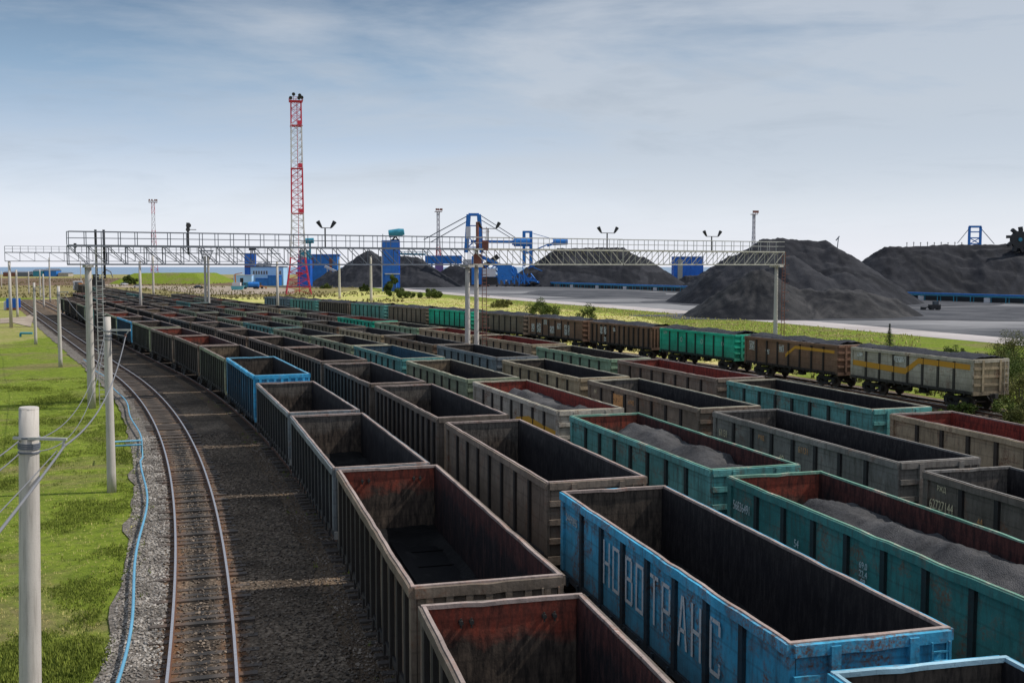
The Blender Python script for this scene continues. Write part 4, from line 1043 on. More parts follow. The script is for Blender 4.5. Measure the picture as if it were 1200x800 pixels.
def mast(px, top, Y, label, mats, half=1.0, nl=14):
    t = thing('light_mast', label, 'mast', (xat(px, Y), Y, GZ), .3, None); H = zat(top, Y)-GZ
    lv = [(H*k/nl, half*(1.5-.9*min(1, k/nl*1.3))) for k in range(nl+1)]
    lattice(t, lv, [mats[(k*len(mats))//nl] for k in range(nl)], .28, .16)
    mb = MB(); w = half*1.7; mb.box(-w, w, -w, w, H, H+.3); mb.box(-w, w, -w-.1, -w+.1, H+.9, H+1.2)
    for x in (-w, 0, w): mb.bar((x,-w,H), (x,-w,H+1.3), .15)
    for x in (-w*.8, -.2*w, .5*w, w*.9): mb.box(x-.5, x+.4, -w-.6, -w, H+.8, H+2.0)
    mb.build('lamp_platform', M['rustred'], t)
mast(182, 238, 720, 'slender red and white lattice mast above the green mound', ['red','white','red','white','red'], 1.6)
mast(514, 249, 640, 'white lattice floodlight mast left of the blue stacker', ['white','red','white','white'], 1.1)
mast(882, 252, 560, 'slender floodlight mast rising behind the tallest coal pile', ['white','white'], .8)
# leaning aerial on the tall pile
mb = MB(); Y=310; mb.bar((xat(979,Y),Y,zat(300,Y)),(xat(981,Y),Y,zat(278,Y)), .2); mb.bar((xat(978,Y),Y,zat(282,Y)),(xat(982,Y),Y,zat(277,Y)), .25); tag(mb.build('aerial', M['grey_steel']), 'thin leaning pole behind the right flank of the tallest pile', 'aerial')

# ------------------------------------------------------------------ port machinery and buildings
def ribbed(name, root, x0, x1, y0, y1, z0, z1, mat, rib=1.2):
    mb = MB(); mb.box(x0, x1, y0, y1, z0, z1); n = max(2, int((x1-x0)/rib))
    for i in range(n+1):
        x = x0+(x1-x0)*i/n; mb.box(x-.06, x+.06, y0-.1, y0-.002, z0, z1)
    n = max(2, int((y1-y0)/rib))
    for i in range(n+1):
        y = y0+(y1-y0)*i/n; mb.box(x1+.002, x1+.1, y-.06, y+.06, z0, z1); mb.box(x0-.1, x0-.002, y-.06, y+.06, z0, z1)
    return mb.build(name, M[mat], root)
# transfer tower with conveyor head
Y = 430; x0, x1 = xat(449, Y), xat(468, Y); zt = zat(282, Y); cx = (x0+x1)/2
t = thing('transfer_tower', 'tall blue clad transfer tower with a teal drum on its roof, behind a bush', 'tower', (cx, Y, GZ)); hw = (x1-x0)/2
zc = zat(321, Y)-GZ; H = zt-GZ
ribbed('cladding', t, -hw, hw, -3, 3, zc, H, 'blue2')
mb = MB()
for a_ in (-hw+.3, hw-.3):
    for b_ in (-2.8, 2.8): mb.box(a_-.3, a_+.3, b_-.3, b_+.3, 0, zc)
for z in (zc*.5,): mb.box(-hw, hw, -2.9, -2.6, z-.15, z+.15); mb.box(-hw, hw, 2.6, 2.9, z-.15, z+.15)
mb.box(-hw+.9, hw-.9, -2.3, 2.3, 0, zc-.1); mb.build('leg_frame', M['blue2'], t)
mb = MB(); mb.box(-hw+1.2, hw+.5, -3.3, -3.0, zc-.1, zc+.3); mb.box(-hw-.1, -hw+.15, -3.2, -3.0, 0, H); mb.build('trim', M['white'], t)
mb = MB(); mb.tube([(-.6, -1, H+2.6), (3.4, -1, H+3.1), (5.4, -1, H+3.4)], [1.5, 1.6, 1.2], 16); mb.build('conveyor_head', M['teal'], t)
mb = MB(); mb.bar((.6,-1,H), (2,-1,H+1.6), .6); mb.bar((3.2,-1,H), (2,-1,H+1.6), .5); mb.box(0, 3.5, -2, 0, H+.02, H+.4); mb.build('head_support', M['black'], t)
mb = MB(); mb.tube([(-hw+.3,-2,H),(-hw+.3,-2,H+2.5)], .15, 6); mb.build('vent_pipe', M['grey_steel'], t)

# gallery on legs right of the tower
Y = 600; t = thing('conveyor_gallery', 'blue elevated conveyor gallery on legs behind the double-topped pile', 'conveyor', (xat(520,Y), Y, GZ)); H0 = zat(309,Y)-GZ; H1_ = zat(299.5,Y)-GZ; w = 10
ribbed('gallery', t, -w, w, -2, 2, H0, H1_, 'blue', 2)
mb = MB()
for x in (-6.5, -2.5, 4, 8):
    for y in (-1.6, 1.6): mb.box(x-.35, x+.35, y-.3, y+.3, 0, H0-.005)
mb.build('leg', M['blue'], t)
M['purple'] = simple('violet_panel', (.22,.13,.34), .6, .2, .3)
mb = MB(); mb.box(-4.6, 0, -2.4, -2.0, 0, H0+.3); mb.build('stair_panel', M['purple'], t)
mb = MB(); mb.bar((-28,0,H1_+1),( -10,0,H1_+.6), 1.6, 1.0)
for k in range(9): x=-27+k*2.2; mb.bar((x,-.9,H1_+.2),(x+1.1,-.9,H1_+2.1), .2); mb.bar((x+1.1,-.9,H1_+2.1),(x+2.2,-.9,H1_+.2), .2)
mb.bar((-28,-.9,H1_+2.2),(-8,-.9,H1_+2.0), .3); mb.build('lattice_boom', M['teal'], t)

# blue hall, with pylon and drum
Y = 600; t = thing('blue_hall', 'long blue clad hall right of the red and white tower', 'building', (xat(370,Y), Y, GZ)); H = zat(299,Y)-GZ
ribbed('wall', t, xat(352,Y)-xat(370,Y), xat(397,Y)-xat(370,Y), -4, 4, 0, H, 'blue', 2.5)
mb = MB(); mb.box(xat(366,Y)-xat(370,Y), xat(369.5,Y)-xat(370,Y), -4.3, -4.11, H*.55, H*.9); mb.box(xat(388,Y)-xat(370,Y), xat(391,Y)-xat(370,Y), -4.3, -4.11, H*.4, H*.9); mb.build('window', M['rustred'], t)
mb = MB(); mb.box(-9.2, 13.5, -4.6, 4.6, H+.003, H+.5); mb.build('roof', M['blue2'], t)
t = thing('transfer_tower', 'narrow dark blue tower with a small drum, behind the red and white tower', 'tower', (xat(358,530), 530, GZ)); H = zat(304,530)-GZ
ribbed('cladding', t, -3, 3, -3, 3, 0, H, 'blue2', 1.5)
mb = MB(); mb.box(-2.5, 2.0, -2.2, 2.2, H+.003, H+4.5); mb.build('machine_room', M['teal'], t)
mb = MB(); mb.box(2.2, 3.0, -.4, .4, H+.003, H+8); mb.tube([(.5,-.5,H+9),(4.5,-.5,H+9.2)], 1.3, 12); mb.build('conveyor_head', M['teal'], t)
mb = MB(); mb.box(-3.8, -.5, -4.2, -3.12, H-7.2, H-6.2); mb.build('canopy', M['red'], t)
mb = MB(); Y=560; mb.bar((xat(381,Y),Y,zat(312,Y)),(xat(396,Y),Y,zat(319,Y)), 1.2, 1.2); mb.bar((xat(384,Y),Y,zat(313.5,Y)-.7),(xat(384,Y),Y,GZ), .5); mb.bar((xat(393,Y),Y,zat(318,Y)-.7),(xat(393,Y),Y,GZ), .5); tag(mb.build('conveyor', M['white']), 'short white inclined conveyor in front of the blue hall', 'conveyor')

# pale blue workshop with annexes
Y = 560; X = lambda px: xat(px, Y); ox = X(315)
t = thing('workshop_building', 'pale blue two storey workshop with a row of windows left of the lattice tower', 'building', (ox, Y, GZ)); H = zat(313,Y)-GZ
mb = MB(); mb.box(X(297)-ox, X(335)-ox, -5, 5, 0, H); mb.build('wall', M['lblue'], t)
mb = MB(); mb.box(X(296.5)-ox, X(335.5)-ox, -5.4, 5.4, H+.003, H+.5); mb.build('roof', M['grey_steel'], t)
for px in (300, 303, 306, 309, 312, 315, 327, 330.5):
    mb = MB(); z0 = zat(321.5,Y)-GZ; mb.box(X(px)-ox-.15, X(px)-ox+.85, -5.12, -5.003, z0, z0+2.0, 0); mb.box(X(px)-ox, X(px)-ox+.7, -5.16, -5.122, z0+.15, z0+1.85, 1); mb.build('window', [M['white'], M['glass']], t)
mb = MB(); mb.tube([(X(306)-ox,-1,H+.5),(X(306)-ox,-1,H+1.6),(X(306)-ox,-1,H+2.4)], [2.2,1.9,.8], 10); mb.tube([(X(313)-ox,0,H+.5),(X(313)-ox,0,H+1.6),(X(313)-ox,0,H+2.6)], [2.6,2.2,.9], 10); mb.build('roof_vent', M['grey_steel'], t)
t = thing('low_shed', 'deep blue low shed in front of the pale blue workshop', 'building', (X(322), Y-12, GZ)); H = zat(324.5,Y-12)-GZ
ribbed('wall', t, -6.2, 0, -3, 3, 0, H-.8, 'blue', 1.5); ribbed('tall_wall', t, .02, 5.6, -3, 3, 0, H+.6, 'blue', 1.5)
mb = MB(); mb.box(-6.4, 0, -3.3, 3.3, H-.797, H-.5); mb.box(.02, 5.9, -3.3, 3.3, H+.603, H+.9); mb.build('roof', M['blue2'], t)
Y = 555; t = thing('blue_tower_block', 'slim deep blue tower block with a dark drum left of the workshop', 'tower', (xat(291,Y), Y+6, GZ)); H = zat(296.5,Y)-GZ
ribbed('cladding', t, -2.4, 2.4, -2.4, 2.4, 0, H, 'blue2', 1.2)
mb = MB(); mb.box(-2.5, 2.5, -2.6, -2.503, H*.56, H*.6); mb.build('trim', M['rustred'], t)
mb = MB(); mb.bar((1,0,H),(1,0,H+1.6), .5); mb.tube([(-.6,0,H+2),(2.8,0,H+2.2)], .7, 10); mb.build('conveyor_head', M['black'], t)
Y = 548; t = thing('small_shed', 'pale blue low shed with an open door below the slim blue tower', 'building', (xat(288,Y), Y-3, GZ)); H = zat(322.5,Y)-GZ
mb = MB(); mb.box(-4.6, 4.4, -2, 2, 0, H); mb.build('wall', M['lblue'], t); mb = MB(); mb.box(-4.8, 4.6, -2.2, 2.2, H+.003, H+.25); mb.build('roof', M['white'], t); mb = MB(); mb.box(-1.4, .2, -2.1, -2.003, 0, H*.75); mb.build('door', M['black'], t)
# yard vehicles and bins
Y = 470; t = thing('tanker_truck', 'blue tank lorry parked in front of the workshop', 'lorry', (xat(296,Y), Y, GZ), .1)
mb = MB(); mb.tube([(-1.6,0,1.9),(2.9,0,1.9)], 1.15, 14); mb.build('tank', M['blue'], t)
mb = MB(); mb.box(-3.9, -1.9, -1.15, 1.15, .8, 2.9); mb.build('cab', M['teal'], t)
mb = MB(); mb.box(-3.95, -3.902, -1.0, 1.0, 1.9, 2.7); mb.box(-3.5, -2.3, -1.2, -1.152, 1.9, 2.6); mb.build('window', M['glass'], t)
mb = MB(); mb.box(-3.9, 3.0, -.6, .6, .6, .798); mb.build('chassis', M['black'], t)
for x in (-3.0, 1.0, 2.2):
    mb = MB(); mb.tube([(x,-1.2,.5),(x,-.8,.5)], .5, 14); mb.tube([(x,.8,.5),(x,1.2,.5)], .5, 14); mb.build('wheel', M['black'], t)
t = thing('loader', 'small orange loader beside the tank lorry', 'loader', (xat(303,Y), Y+3, GZ), .3)
mb = MB(); mb.box(-1.2, 1.2, -.8, .8, .6, 1.5); mb.build('body', M['orange'], t); mb = MB(); mb.box(-.5, .6, -.7, .7, 1.502, 2.7); mb.build('cab', M['glass'], t)
mb = MB(); mb.bar((1.2,0,1.2),(2.4,0,.6), .3); mb.box(2.3, 2.9, -1, 1, .1, .9); mb.build('bucket', M['orange'], t)
for x in (-.9, .9):
    mb = MB(); mb.tube([(x,-1.1,.55),(x,-.7,.55)], .55, 12); mb.tube([(x,.7,.55),(x,1.1,.55)], .55, 12); mb.build('wheel', M['black'], t)
Y = 455; M['turq'] = simple('turquoise_paint', (.12,.42,.48), .6, .15, .8)
t = thing('skip_container', 'turquoise open skip container below the small shed', 'container', (xat(279,Y), Y, GZ), .05); mb = MB()
for s in (-1, 1): mb.face([(-2.4,s*1.0,0),(2.0,s*1.0,0),(2.7,s*1.1,1.6),(-2.7,s*1.1,1.6)])
mb.box(-2.4, 2.0, -1, 1, 0, .1); mb.face([(2.0,-1,0),(2.0,1,0),(2.7,1.1,1.6),(2.7,-1.1,1.6)]); mb.face([(-2.4,-1,0),(-2.7,-1.1,1.6),(-2.7,1.1,1.6),(-2.4,1,0)])
mb.build('hull', M['turq'], t); mb = MB()
for s in (-1.12, 1.12): mb.bar((-2.75,s,1.63),(2.75,s,1.63), .12)
mb.build('rim', M['white'], t)
Y = 500; t = thing('mobile_crane', 'orange upright mast machine left of the small shed', 'crane', (xat(277,Y), Y, GZ)); mb = MB(); mb.box(-1.5, 2.2, -1.2, 1.2, .8, 2.4); mb.build('body', M['white'], t)
mb = MB(); mb.bar((-.2,0,2.4),(-.4,0,6.2), .5); mb.bar((-.4,0,6.2),(3,0,6.8), .35); mb.build('boom', M['orange'], t)
for x in (-1, 1.2): mb = MB(); mb.tube([(x,-1.3,.45),(x,1.3,.45)], .45, 12); mb.build('wheel', M['black'], t)
def car(px, Y, label, mat, rz=0):
    t = thing('parked_car', label, 'car', (xat(px,Y), Y, GZ), rz, None)
    mb = MB(); mb.box(-2.1, 2.1, -.85, .85, .35, .9); mb.build('body', M[mat], t)
    mb = MB(); b_ = [(-1.5,-.8,.902),(1.1,-.8,.902),(1.1,.8,.902),(-1.5,.8,.902)]; tt = [(-1.1,-.68,1.45),(.5,-.68,1.45),(.5,.68,1.45),(-1.1,.68,1.45)]
    mb.face(tt); [mb.face([b_[i], b_[(i+1) % 4], tt[(i+1) % 4], tt[i]]) for i in range(4)]; mb.build('cabin', M['glass'], t)
    for x in (-1.3, 1.3): mb = MB(); mb.tube([(x,-.9,.33),(x,.9,.33)], .33, 12); mb.build('wheel', M['black'], t)
car(162, 500, 'small white car near the left foot of the green mound', 'white', .3)
car(233, 480, 'dark car on the road right of the green mound', 'black', .1)
car(146, 560, 'white car left of the green mound behind a bush', 'white', 1.2)
# left edge: blue tank box and white bin
bq = at(16, 363); t = thing('blue_container', 'dark blue steel container beside the pole by the dirt road', 'container', (bq.x, bq.y, GZ), .2)
ribbed('shell', t, -1.2, 1.2, -.9, .9, .5, 2.6, 'blue2', .4); mb = MB(); mb.box(-1.3, 1.3, -1, 1, 0, .498); mb.build('base', M['rustred'], t)
bq = at(7.5, 363); t = thing('white_tank', 'small white tank left of the blue container', 'tank', (bq.x, bq.y, GZ)); mb = MB(); mb.tube([(0,0,0),(0,0,1.7),(0,0,2.0)], [.55,.55,.3], 12); mb.build('shell', M['white'], t)
# distant blue-roofed village
Y = 1050
for i, (p0, p1, ht, mt_, lb) in enumerate(((43,55,7,'teal','far blue-green low building near the shore, left one'), (56,70,7.5,'blue','far blue low building near the shore, middle one'), (8,22,5,'rustred','far reddish shed near the left picture edge'), (24,38,5,'grey_steel','far grey shed beside the reddish one'),(72,84,4,'tn_b','far pale shed right of the blue building'))):
    if mt_ == 'tn_b': M['tn_b'] = simple('pale_render', (.4,.36,.32), .8, .2, .3)
    t = thing('distant_building', lb, 'building', (xat((p0+p1)/2, Y), Y, GZ)); w = (xat(p1,Y)-xat(p0,Y))/2
    mb = MB(); mb.box(-w, w, -6, 6, 0, ht*.75); mb.build('wall', M[mt_], t)
    mb = MB(); z = ht*.75+.003; mb.face([(-w-.4,-6.5,z),(w+.4,-6.5,z),(w+.4,0,ht),(-w-.4,0,ht)]); mb.face([(-w-.4,6.5,z),(-w-.4,0,ht),(w+.4,0,ht),(w+.4,6.5,z)]); mb.face([(-w-.4,-6.5,z),(-w-.4,0,ht),(-w-.4,6.5,z)]); mb.face([(w+.4,-6.5,z),(w+.4,6.5,z),(w+.4,0,ht)]); mb.build('roof', M['grey_steel'], t)
# scrap heap machine: grab crane by the far track
Y = 520; t = thing('scrap_crane', 'dark crane with an arched boom left of the green mound', 'crane', (xat(116,Y), Y, GZ)); mb = MB(); mb.box(-2.5, 2.5, -1.5, 1.5, .6, 3.4); mb.build('body', M['black'], t)
mb = MB(); mb.box(-2.2, .0, -1.3, 1.3, 3.402, 6); mb.build('cab', M['black'], t)
mb = MB(); pts = [(1,0,3),(2,0,6.5),(4,0,8.2),(6,0,7.2),(7,0,4.5)]
mb.tube(pts, [.45,.4,.35,.3,.25], 8); mb.build('boom', M['grey_steel'], t); mb = MB(); mb.box(-2.8, 2.8, -1.6, 1.6, 0, .598); mb.build('crawler', M['black'], t)
# locomotive at the head of the fourth train
p, th = track(ROWR[4], 497); t = thing('locomotive', 'distant dark locomotive with white cab at the head of the fourth train', 'locomotive', p, th+math.pi/2)
mb = MB(); mb.box(-8, 8, -1.4, 1.4, 1.1, 1.5); mb.box(-7.6, 3.4, -1.1, 1.1, 1.502, 3.4); mb.build('hood', M['black'], t)
mb = MB(); mb.box(3.42, 7.2, -1.5, 1.5, 1.502, 4.4); mb.build('cab', M['white'], t); mb = MB(); mb.box(3.8, 6.8, 1.503, 1.56, 2.9, 3.8); mb.box(3.36,3.418,-1.2,1.2,3.5,4.1); mb.build('window', M['glass'], t)
for x in (-4.3, 4.3): link('bogie', _mesh['bogie'], t).location.x = x
mb = MB(); mb.box(-6.5, -1, -.6, .6, 3.402, 3.7); mb.build('grille', M['orange'], t)

# blue shed right
Y = 580; t = thing('blue_shed', 'square bright blue shed with a pale door strip left of the tallest pile', 'building', (xat(805,Y), Y, GZ)); H = zat(301.5,Y)-GZ; w = xat(822,Y)-xat(805,Y)
ribbed('wall', t, -w, w, -4, 4, 0, H, 'blue2', 2); mb = MB(); mb.box(-w+2.0, -w+4.6, -4.3, -4.103, 0, H*.92); mb.build('door', M['cream_steel'], t)
mb = MB(); mb.box(-w-.2, w+.2, -4.4, 4.4, H+.003, H+.4); mb.build('roof', M['blue'], t)

# ground conveyor line in front of the piles
A = Vector((-2, 562, 0)); B = Vector((150, 252, 0)); d = (B-A); n = 60; dn = d.normalized(); pn = Vector((-dn.y, dn.x, 0))
t = thing('ground_conveyor', 'long low blue conveyor line with white feet in front of the coal piles', 'conveyor', (0,0,0))
mb = MB(); mb.bar(A+up*1.9, B+up*1.9, 1.1, .35); mb.build('belt', M['blue'], t)
mb = MB(); mb.bar(A+up*1.45-pn*.62, B+up*1.45-pn*.62, .12, .35); mb.bar(A+up*1.45+pn*.62, B+up*1.45+pn*.62, .12, .35)
for k in range(n+1):
    q = A+d*k/n
    for s in (-.62, .62): mb.bar(q+pn*s+up*GZ, q+pn*s+up*1.3, .2)
mb.build('frame', M['teal'], t)
mb = MB()
for k in range(0, n+1, 4): q = A+d*k/n-pn*.95; mb.box(q.x-.7, q.x+.7, q.y-.4, q.y+.4, GZ, 1.1)
mb.build('footing', M['white'], t)
mb = MB(); mb.bar(A+pn*3+up*.6, B+pn*3+up*.6, .5, 1.6); mb.build('rail_beam', M['black'], t)

# blue stacker
Y = 520; ox = xat(556, Y); t = thing('coal_stacker', 'big blue stacker with tall mast, stay cables and long boom', 'stacker', (ox, Y, GZ))
X = lambda px: xat(px, Y)-ox
Z = lambda py: zat(py, Y)-GZ
mb = MB()
for px in (549.5, 561.5):
    for y in (-2.2, 2.2):
        mb.bar((X(px+(-3 if px < 555 else 3)), y, Z(296)), (X(px), y, Z(252)), 1.9)
mb.bar((X(549.5),0,Z(252)), (X(561.5),0,Z(252)), 4.6, 1.2)
for py in (265, 278, 290): mb.bar((X(548),-2.2,Z(py)), (X(563),-2.2,Z(py)), .5)
for y in (-2.2, 2.2): mb.bar((X(548),y,Z(290)),(X(562),y,Z(278)), .4); mb.bar((X(562),y,Z(290)),(X(549),y,Z(278)), .4)
mb.build('mast', M['blue'], t)
mb = MB(); mb.box(X(546.5), X(552), -3.2, -2.95, Z(280), Z(266)); mb.box(X(543), X(553), -3.4, -2.95, Z(314), Z(304)); mb.build('panel', M['white'], t)
mb = MB(); mb.bar((X(552),0,Z(283)), (X(600),0,Z(283.5)), 2.0, 1.2); mb.bar((X(600),0,Z(284.5)),(X(622),0,Z(284.5)), 2.6, 2.3); mb.tube([(X(602),0,Z(284)),(X(621),0,Z(284))], 2.0, 12); mb.build('boom', M['blue'], t)
mb = MB()
for y in (-1.4, 1.4):
    mb.bar((X(562),y,Z(252)), (X(606),y,Z(280)), .28); mb.bar((X(562),y,Z(257)), (X(602),y,Z(281)), .28)
    mb.bar((X(549),y,Z(253)), (X(497),y,Z(281)), .25); mb.bar((X(549),y,Z(259)), (X(505),y,Z(284)), .25)
mb.build('stay_cable', M['grey_steel'], t)
mb = MB()
for px in (614, 622): mb.bar((X(px),0,Z(312)),(X(px),0,Z(271)), 1.5)
mb.bar((X(613),0,Z(272)),(X(623),0,Z(272)), 1.0); mb.bar((X(614),0,Z(296)),(X(623),0,Z(296)), 2.0, 1.2); mb.build('portal', M['blue'], t)
mb = MB(); mb.bar((X(641),0,Z(288)),(X(652),0,Z(284)), 1.3); mb.tube([(X(648),0,Z(283.5)),(X(665),0,Z(283.5))], [1.7,1.4], 12); mb.bar((X(620),0,Z(296)),(X(643),0,Z(286)), .6); mb.bar((X(622),0,Z(273)),(X(650),0,Z(281)), .25); mb.build('tail_boom', M['blue'], t)
mb = MB()
for k in range(10):
    x0_, x1_ = X(562)+k*2.4, X(562)+(k+1)*2.4
    for y in (-2, 2):
        mb.bar((x0_,y,Z(333)+.2),(x0_,y,Z(320)), .7); mb.bar((x0_,y,Z(320)),(x1_,y,Z(333)+.2), .45)
mb.bar((X(560),0,Z(322)),(X(628),0,Z(329)), 3.6, .7); mb.bar((X(575),0,Z(309)),(X(632),0,Z(331)), 1.6, 1.0); mb.box(X(583), X(600), -2.5, 2.5, Z(328), Z(309)); mb.bar((X(562),0,Z(300)),(X(590),0,Z(312)), 2.2, 1.6); mb.box(X(553), X(566), -2.6, 2.6, Z(333), Z(300)); mb.tube([(X(600),-2,Z(318)),(X(600),2,Z(318))], 2.6, 14)
for k in range(34):
    r = random.Random(k); x0_ = X(566+r.random()*62); z0 = Z(max(303+(x0_-X(566))/2.6*.9, 308)+r.random()*14); mb.bar((x0_,r.uniform(-3,3),z0),(x0_+r.uniform(-4,4),r.uniform(-3,3),max(.3,z0-r.uniform(1,6))), .4)
mb.build('undercarriage', M['blue'], t)
mb = MB(); mb.box(X(566), X(581), -3.6, -1, Z(324), Z(314.5)); mb.build('cabin', M['white'], t)
mb = MB(); mb.box(X(565), X(583), -3, 3, Z(333), Z(325)); mb.bar((X(566),0,Z(313)),(X(584),0,Z(300)), 2, 2.4); mb.build('hopper', M['black'], t)
mb = MB()
for k in range(8):
    a_ = X(562)+k*4.2; mb.tube([(a_,-2.4,.5),(a_,-1.7,.5)], .5, 10); mb.tube([(a_,1.7,.5),(a_,2.4,.5)], .5, 10)
mb.build('wheel', M['black'], t)
# second machine behind the wide right pile
Y = 430; ox = xat(1140, Y); t = thing('distant_stacker', 'blue stacker mast with stay cables behind the wide right pile', 'stacker', (ox, Y, GZ))
mb = MB()
for px in (1133.5, 1146.5): mb.bar((X(px),0,0),(X(px),0,Z(266)), .8)
mb.bar((X(1133),0,Z(266)),(X(1147),0,Z(266)), .8)
for py in (272, 279, 286): mb.bar((X(1134),0,Z(py)),(X(1146),0,Z(py)), .45)
mb.bar((X(1134),0,Z(279)),(X(1146),0,Z(286)), .3); mb.bar((X(1146),0,Z(279)),(X(1134),0,Z(286)), .3); mb.build('mast', M['blue'], t)
mb = MB(); mb.bar((X(1146),0,Z(267)),(X(1163),0,Z(286)), .22); mb.bar((X(1134),0,Z(267)),(X(1120),0,Z(285)), .2); mb.build('stay_cable', M['grey_steel'], t)
for i, px in enumerate((1061, 1069, 1077, 1085, 1093, 1101, 1109, 1117, 1125)):
    Y = 352; mb = MB(); mb.bar((xat(px,Y),Y,zat(292,Y)),(xat(px,Y),Y,zat(284-(i % 2)*.5,Y)), .16); mb.bar((xat(px,Y)-.3,Y,zat(285,Y)),(xat(px,Y)+.3,Y,zat(285,Y)), .1)
    tag(mb.build('marker_post', M['black']), 'small post in the row on top of the wide right pile', 'post', 'small posts on the wide right pile')
Y = 335; t = thing('bucket_wheel', 'dark toothed bucket wheel above the wide pile at the right edge', 'bucket wheel', (xat(1192,Y), Y, zat(281,Y))); mb = MB()
mb.tube([(0,-.6,0),(0,.6,0)], 2.7, 24); mb.build('wheel_disc', M['black'], t)
mb = MB()
for k in range(9):
    a_ = 2*math.pi*k/9; c, s_ = math.cos(a_), math.sin(a_); mb = MB(); mb.bar((c*2.6,0,s_*2.6),(c*3.9-.5*s_,0,s_*3.9+.5*c), 1.3, .9); mb.build('bucket', M['black'], t)
mb = MB(); mb.tube([(0,-.9,0),(0,-.6,0)], .6, 12); mb.build('hub', M['teal'], t)
mb = MB(); mb.bar((0,1.0,-.2),(14,6,-1.5), 1.4, 1.8); mb.build('boom', M['blue'], t)
# rubble and dark skip by the yard right
Yb = at(1095, 363); mb = MB(); mb.box(-1.6,1.6,-.9,.9,.3,1.6); t = thing('loading_shovel', 'small dark machine on the pavement right of the nearest coal pile', 'loader', (Yb.x, Yb.y, GZ)); t.scale = (.75,.75,.75); mb.build('body', M['black'], t)
mb = MB(); mb.bar((-1.5,0,1),(-3.2,0,.5), .3); mb.box(-3.8,-3.0,-1.2,1.2,.05,.9); mb.build('bucket', M['black'], t); mb = MB(); mb.box(-.4,1,-.7,.7,1.602,2.6); mb.build('cab', M['glass'], t)
for x in (-.9,1.0): mb = MB(); mb.tube([(x,-1.1,.5),(x,1.1,.5)], .5, 12); mb.build('wheel', M['black'], t)

# ------------------------------------------------------------------ vegetation
def leafmat(name, c0, c1):
    m, nt, b = nmat(name); b.inputs['Specular IOR Level'].default_value = .15; v = coords(nt); n = noise_(nt, v, 1.6, 4); g = N(nt, 'ShaderNodeNewGeometry')
    col = mixc(nt, ramp(nt, n, [(.3, 0.0), (.7, 1.0)]), c0, c1); col = mixc(nt, math_(nt, 'MULTIPLY', g.outputs['Random Per Island'], .25 if 'grass' in name else 1.0), col, tuple(x*.45 for x in c0))
    nt.links.new(col, b.inputs['Base Color']); b.inputs['Roughness'].default_value = .7; return m
M['leaf'] = leafmat('bush_leaves', (.065,.1,.02), (.2,.25,.055)); M['leaf2'] = leafmat('yellowing_leaves', (.11,.12,.03), (.28,.26,.08)); M['spruce'] = leafmat('spruce_needles', (.012,.035,.015), (.03,.07,.025))
M['bark'] = simple('bark', (.09,.07,.05), .9, .4, 6)
def bush(x, y, r, h, label, mat='leaf', n=1400, leaf=.16, seed=0, name='bush', cat='bush', group=None):
    r_ = random.Random(seed); t = thing(name, label, cat, (x, y, GZ), 0, group); mb = MB()
    n = int(n*2.2); leaf *= .62
    cl = []
    for _ in range(18):
        q_ = r_.random()**.6; w_ = r_.uniform(0, 6.28); cl.append((q_*.95*r*math.cos(w_), q_*.95*r*math.sin(w_), r_.uniform(.08, .95)*h*(1-.55*q_), r_.uniform(.16, .4)*min(r, h)))
    for k in range(n):
        cx_, cy_, cz_, cr = r_.choice(cl); d = Vector((r_.gauss(0,1), r_.gauss(0,1), r_.gauss(0,1))).normalized()*cr*(r_.random()**.35)
        p = Vector((cx_, cy_, cz_))+d; p.z = max(.05, p.z)
        a_ = Vector((r_.gauss(0,1), r_.gauss(0,1), r_.gauss(0,1))).normalized()*leaf*r_.uniform(.5, 1.2); b_ = a_.cross(Vector((r_.gauss(0,1), r_.gauss(0,1), r_.gauss(0,1)))).normalized()*leaf*.4
        mb.face([p-a_, p+b_, p+a_, p-b_])
    mb.build('foliage', M[mat], t); mb = MB()
    for c in cl[:7]: mb.tube([(c[0]*.15, c[1]*.15, 0), (c[0]*.6, c[1]*.6, c[2]*.5), (c[0], c[1], c[2])], [.05, .035, .015], 5)
    mb.build('stem', M['bark'], t); return t
def bpx(px, base, r, h, *a, **k): q = at(px, base); return bush(q.x, q.y, r, h, *a, **k)
bpx(461, 347, 3.3, 7.5, 'tall bush at the foot of the blue transfer tower', n=2600, leaf=.45, seed=1); bpx(475, 349, 2.2, 3.2, 'small bush right of the transfer tower bush', n=1200, leaf=.4, seed=2)
bpx(500, 349, 5.0, 3.0, 'low wide bush in the grass left of the middle gantry pillars', n=2600, leaf=.4, seed=3)
bpx(637, 369, 3.6, 3.2, 'round dark bush beyond the loaded train, centre', n=2600, leaf=.28, seed=4); bpx(688, 373, 2.0, 3.4, 'sparse thin bush right of the round dark bush', n=700, leaf=.3, seed=5)
bpx(588, 360, 3.0, 2.2, 'low scrub just right of the middle gantry pillars', 'leaf2', n=1400, leaf=.3, seed=6)
bpx(152, 333, 4.0, 6, 'dark bush at the left end of the green mound', n=1800, leaf=.7, seed=7)
bpx(383, 338, 2.8, 2.4, 'tiny bush right of the lattice tower foot', n=700, leaf=.45, seed=8); bpx(427, 341, 2.6, 3.0, 'tiny bush left of the blue transfer tower', n=700, leaf=.45, seed=9)
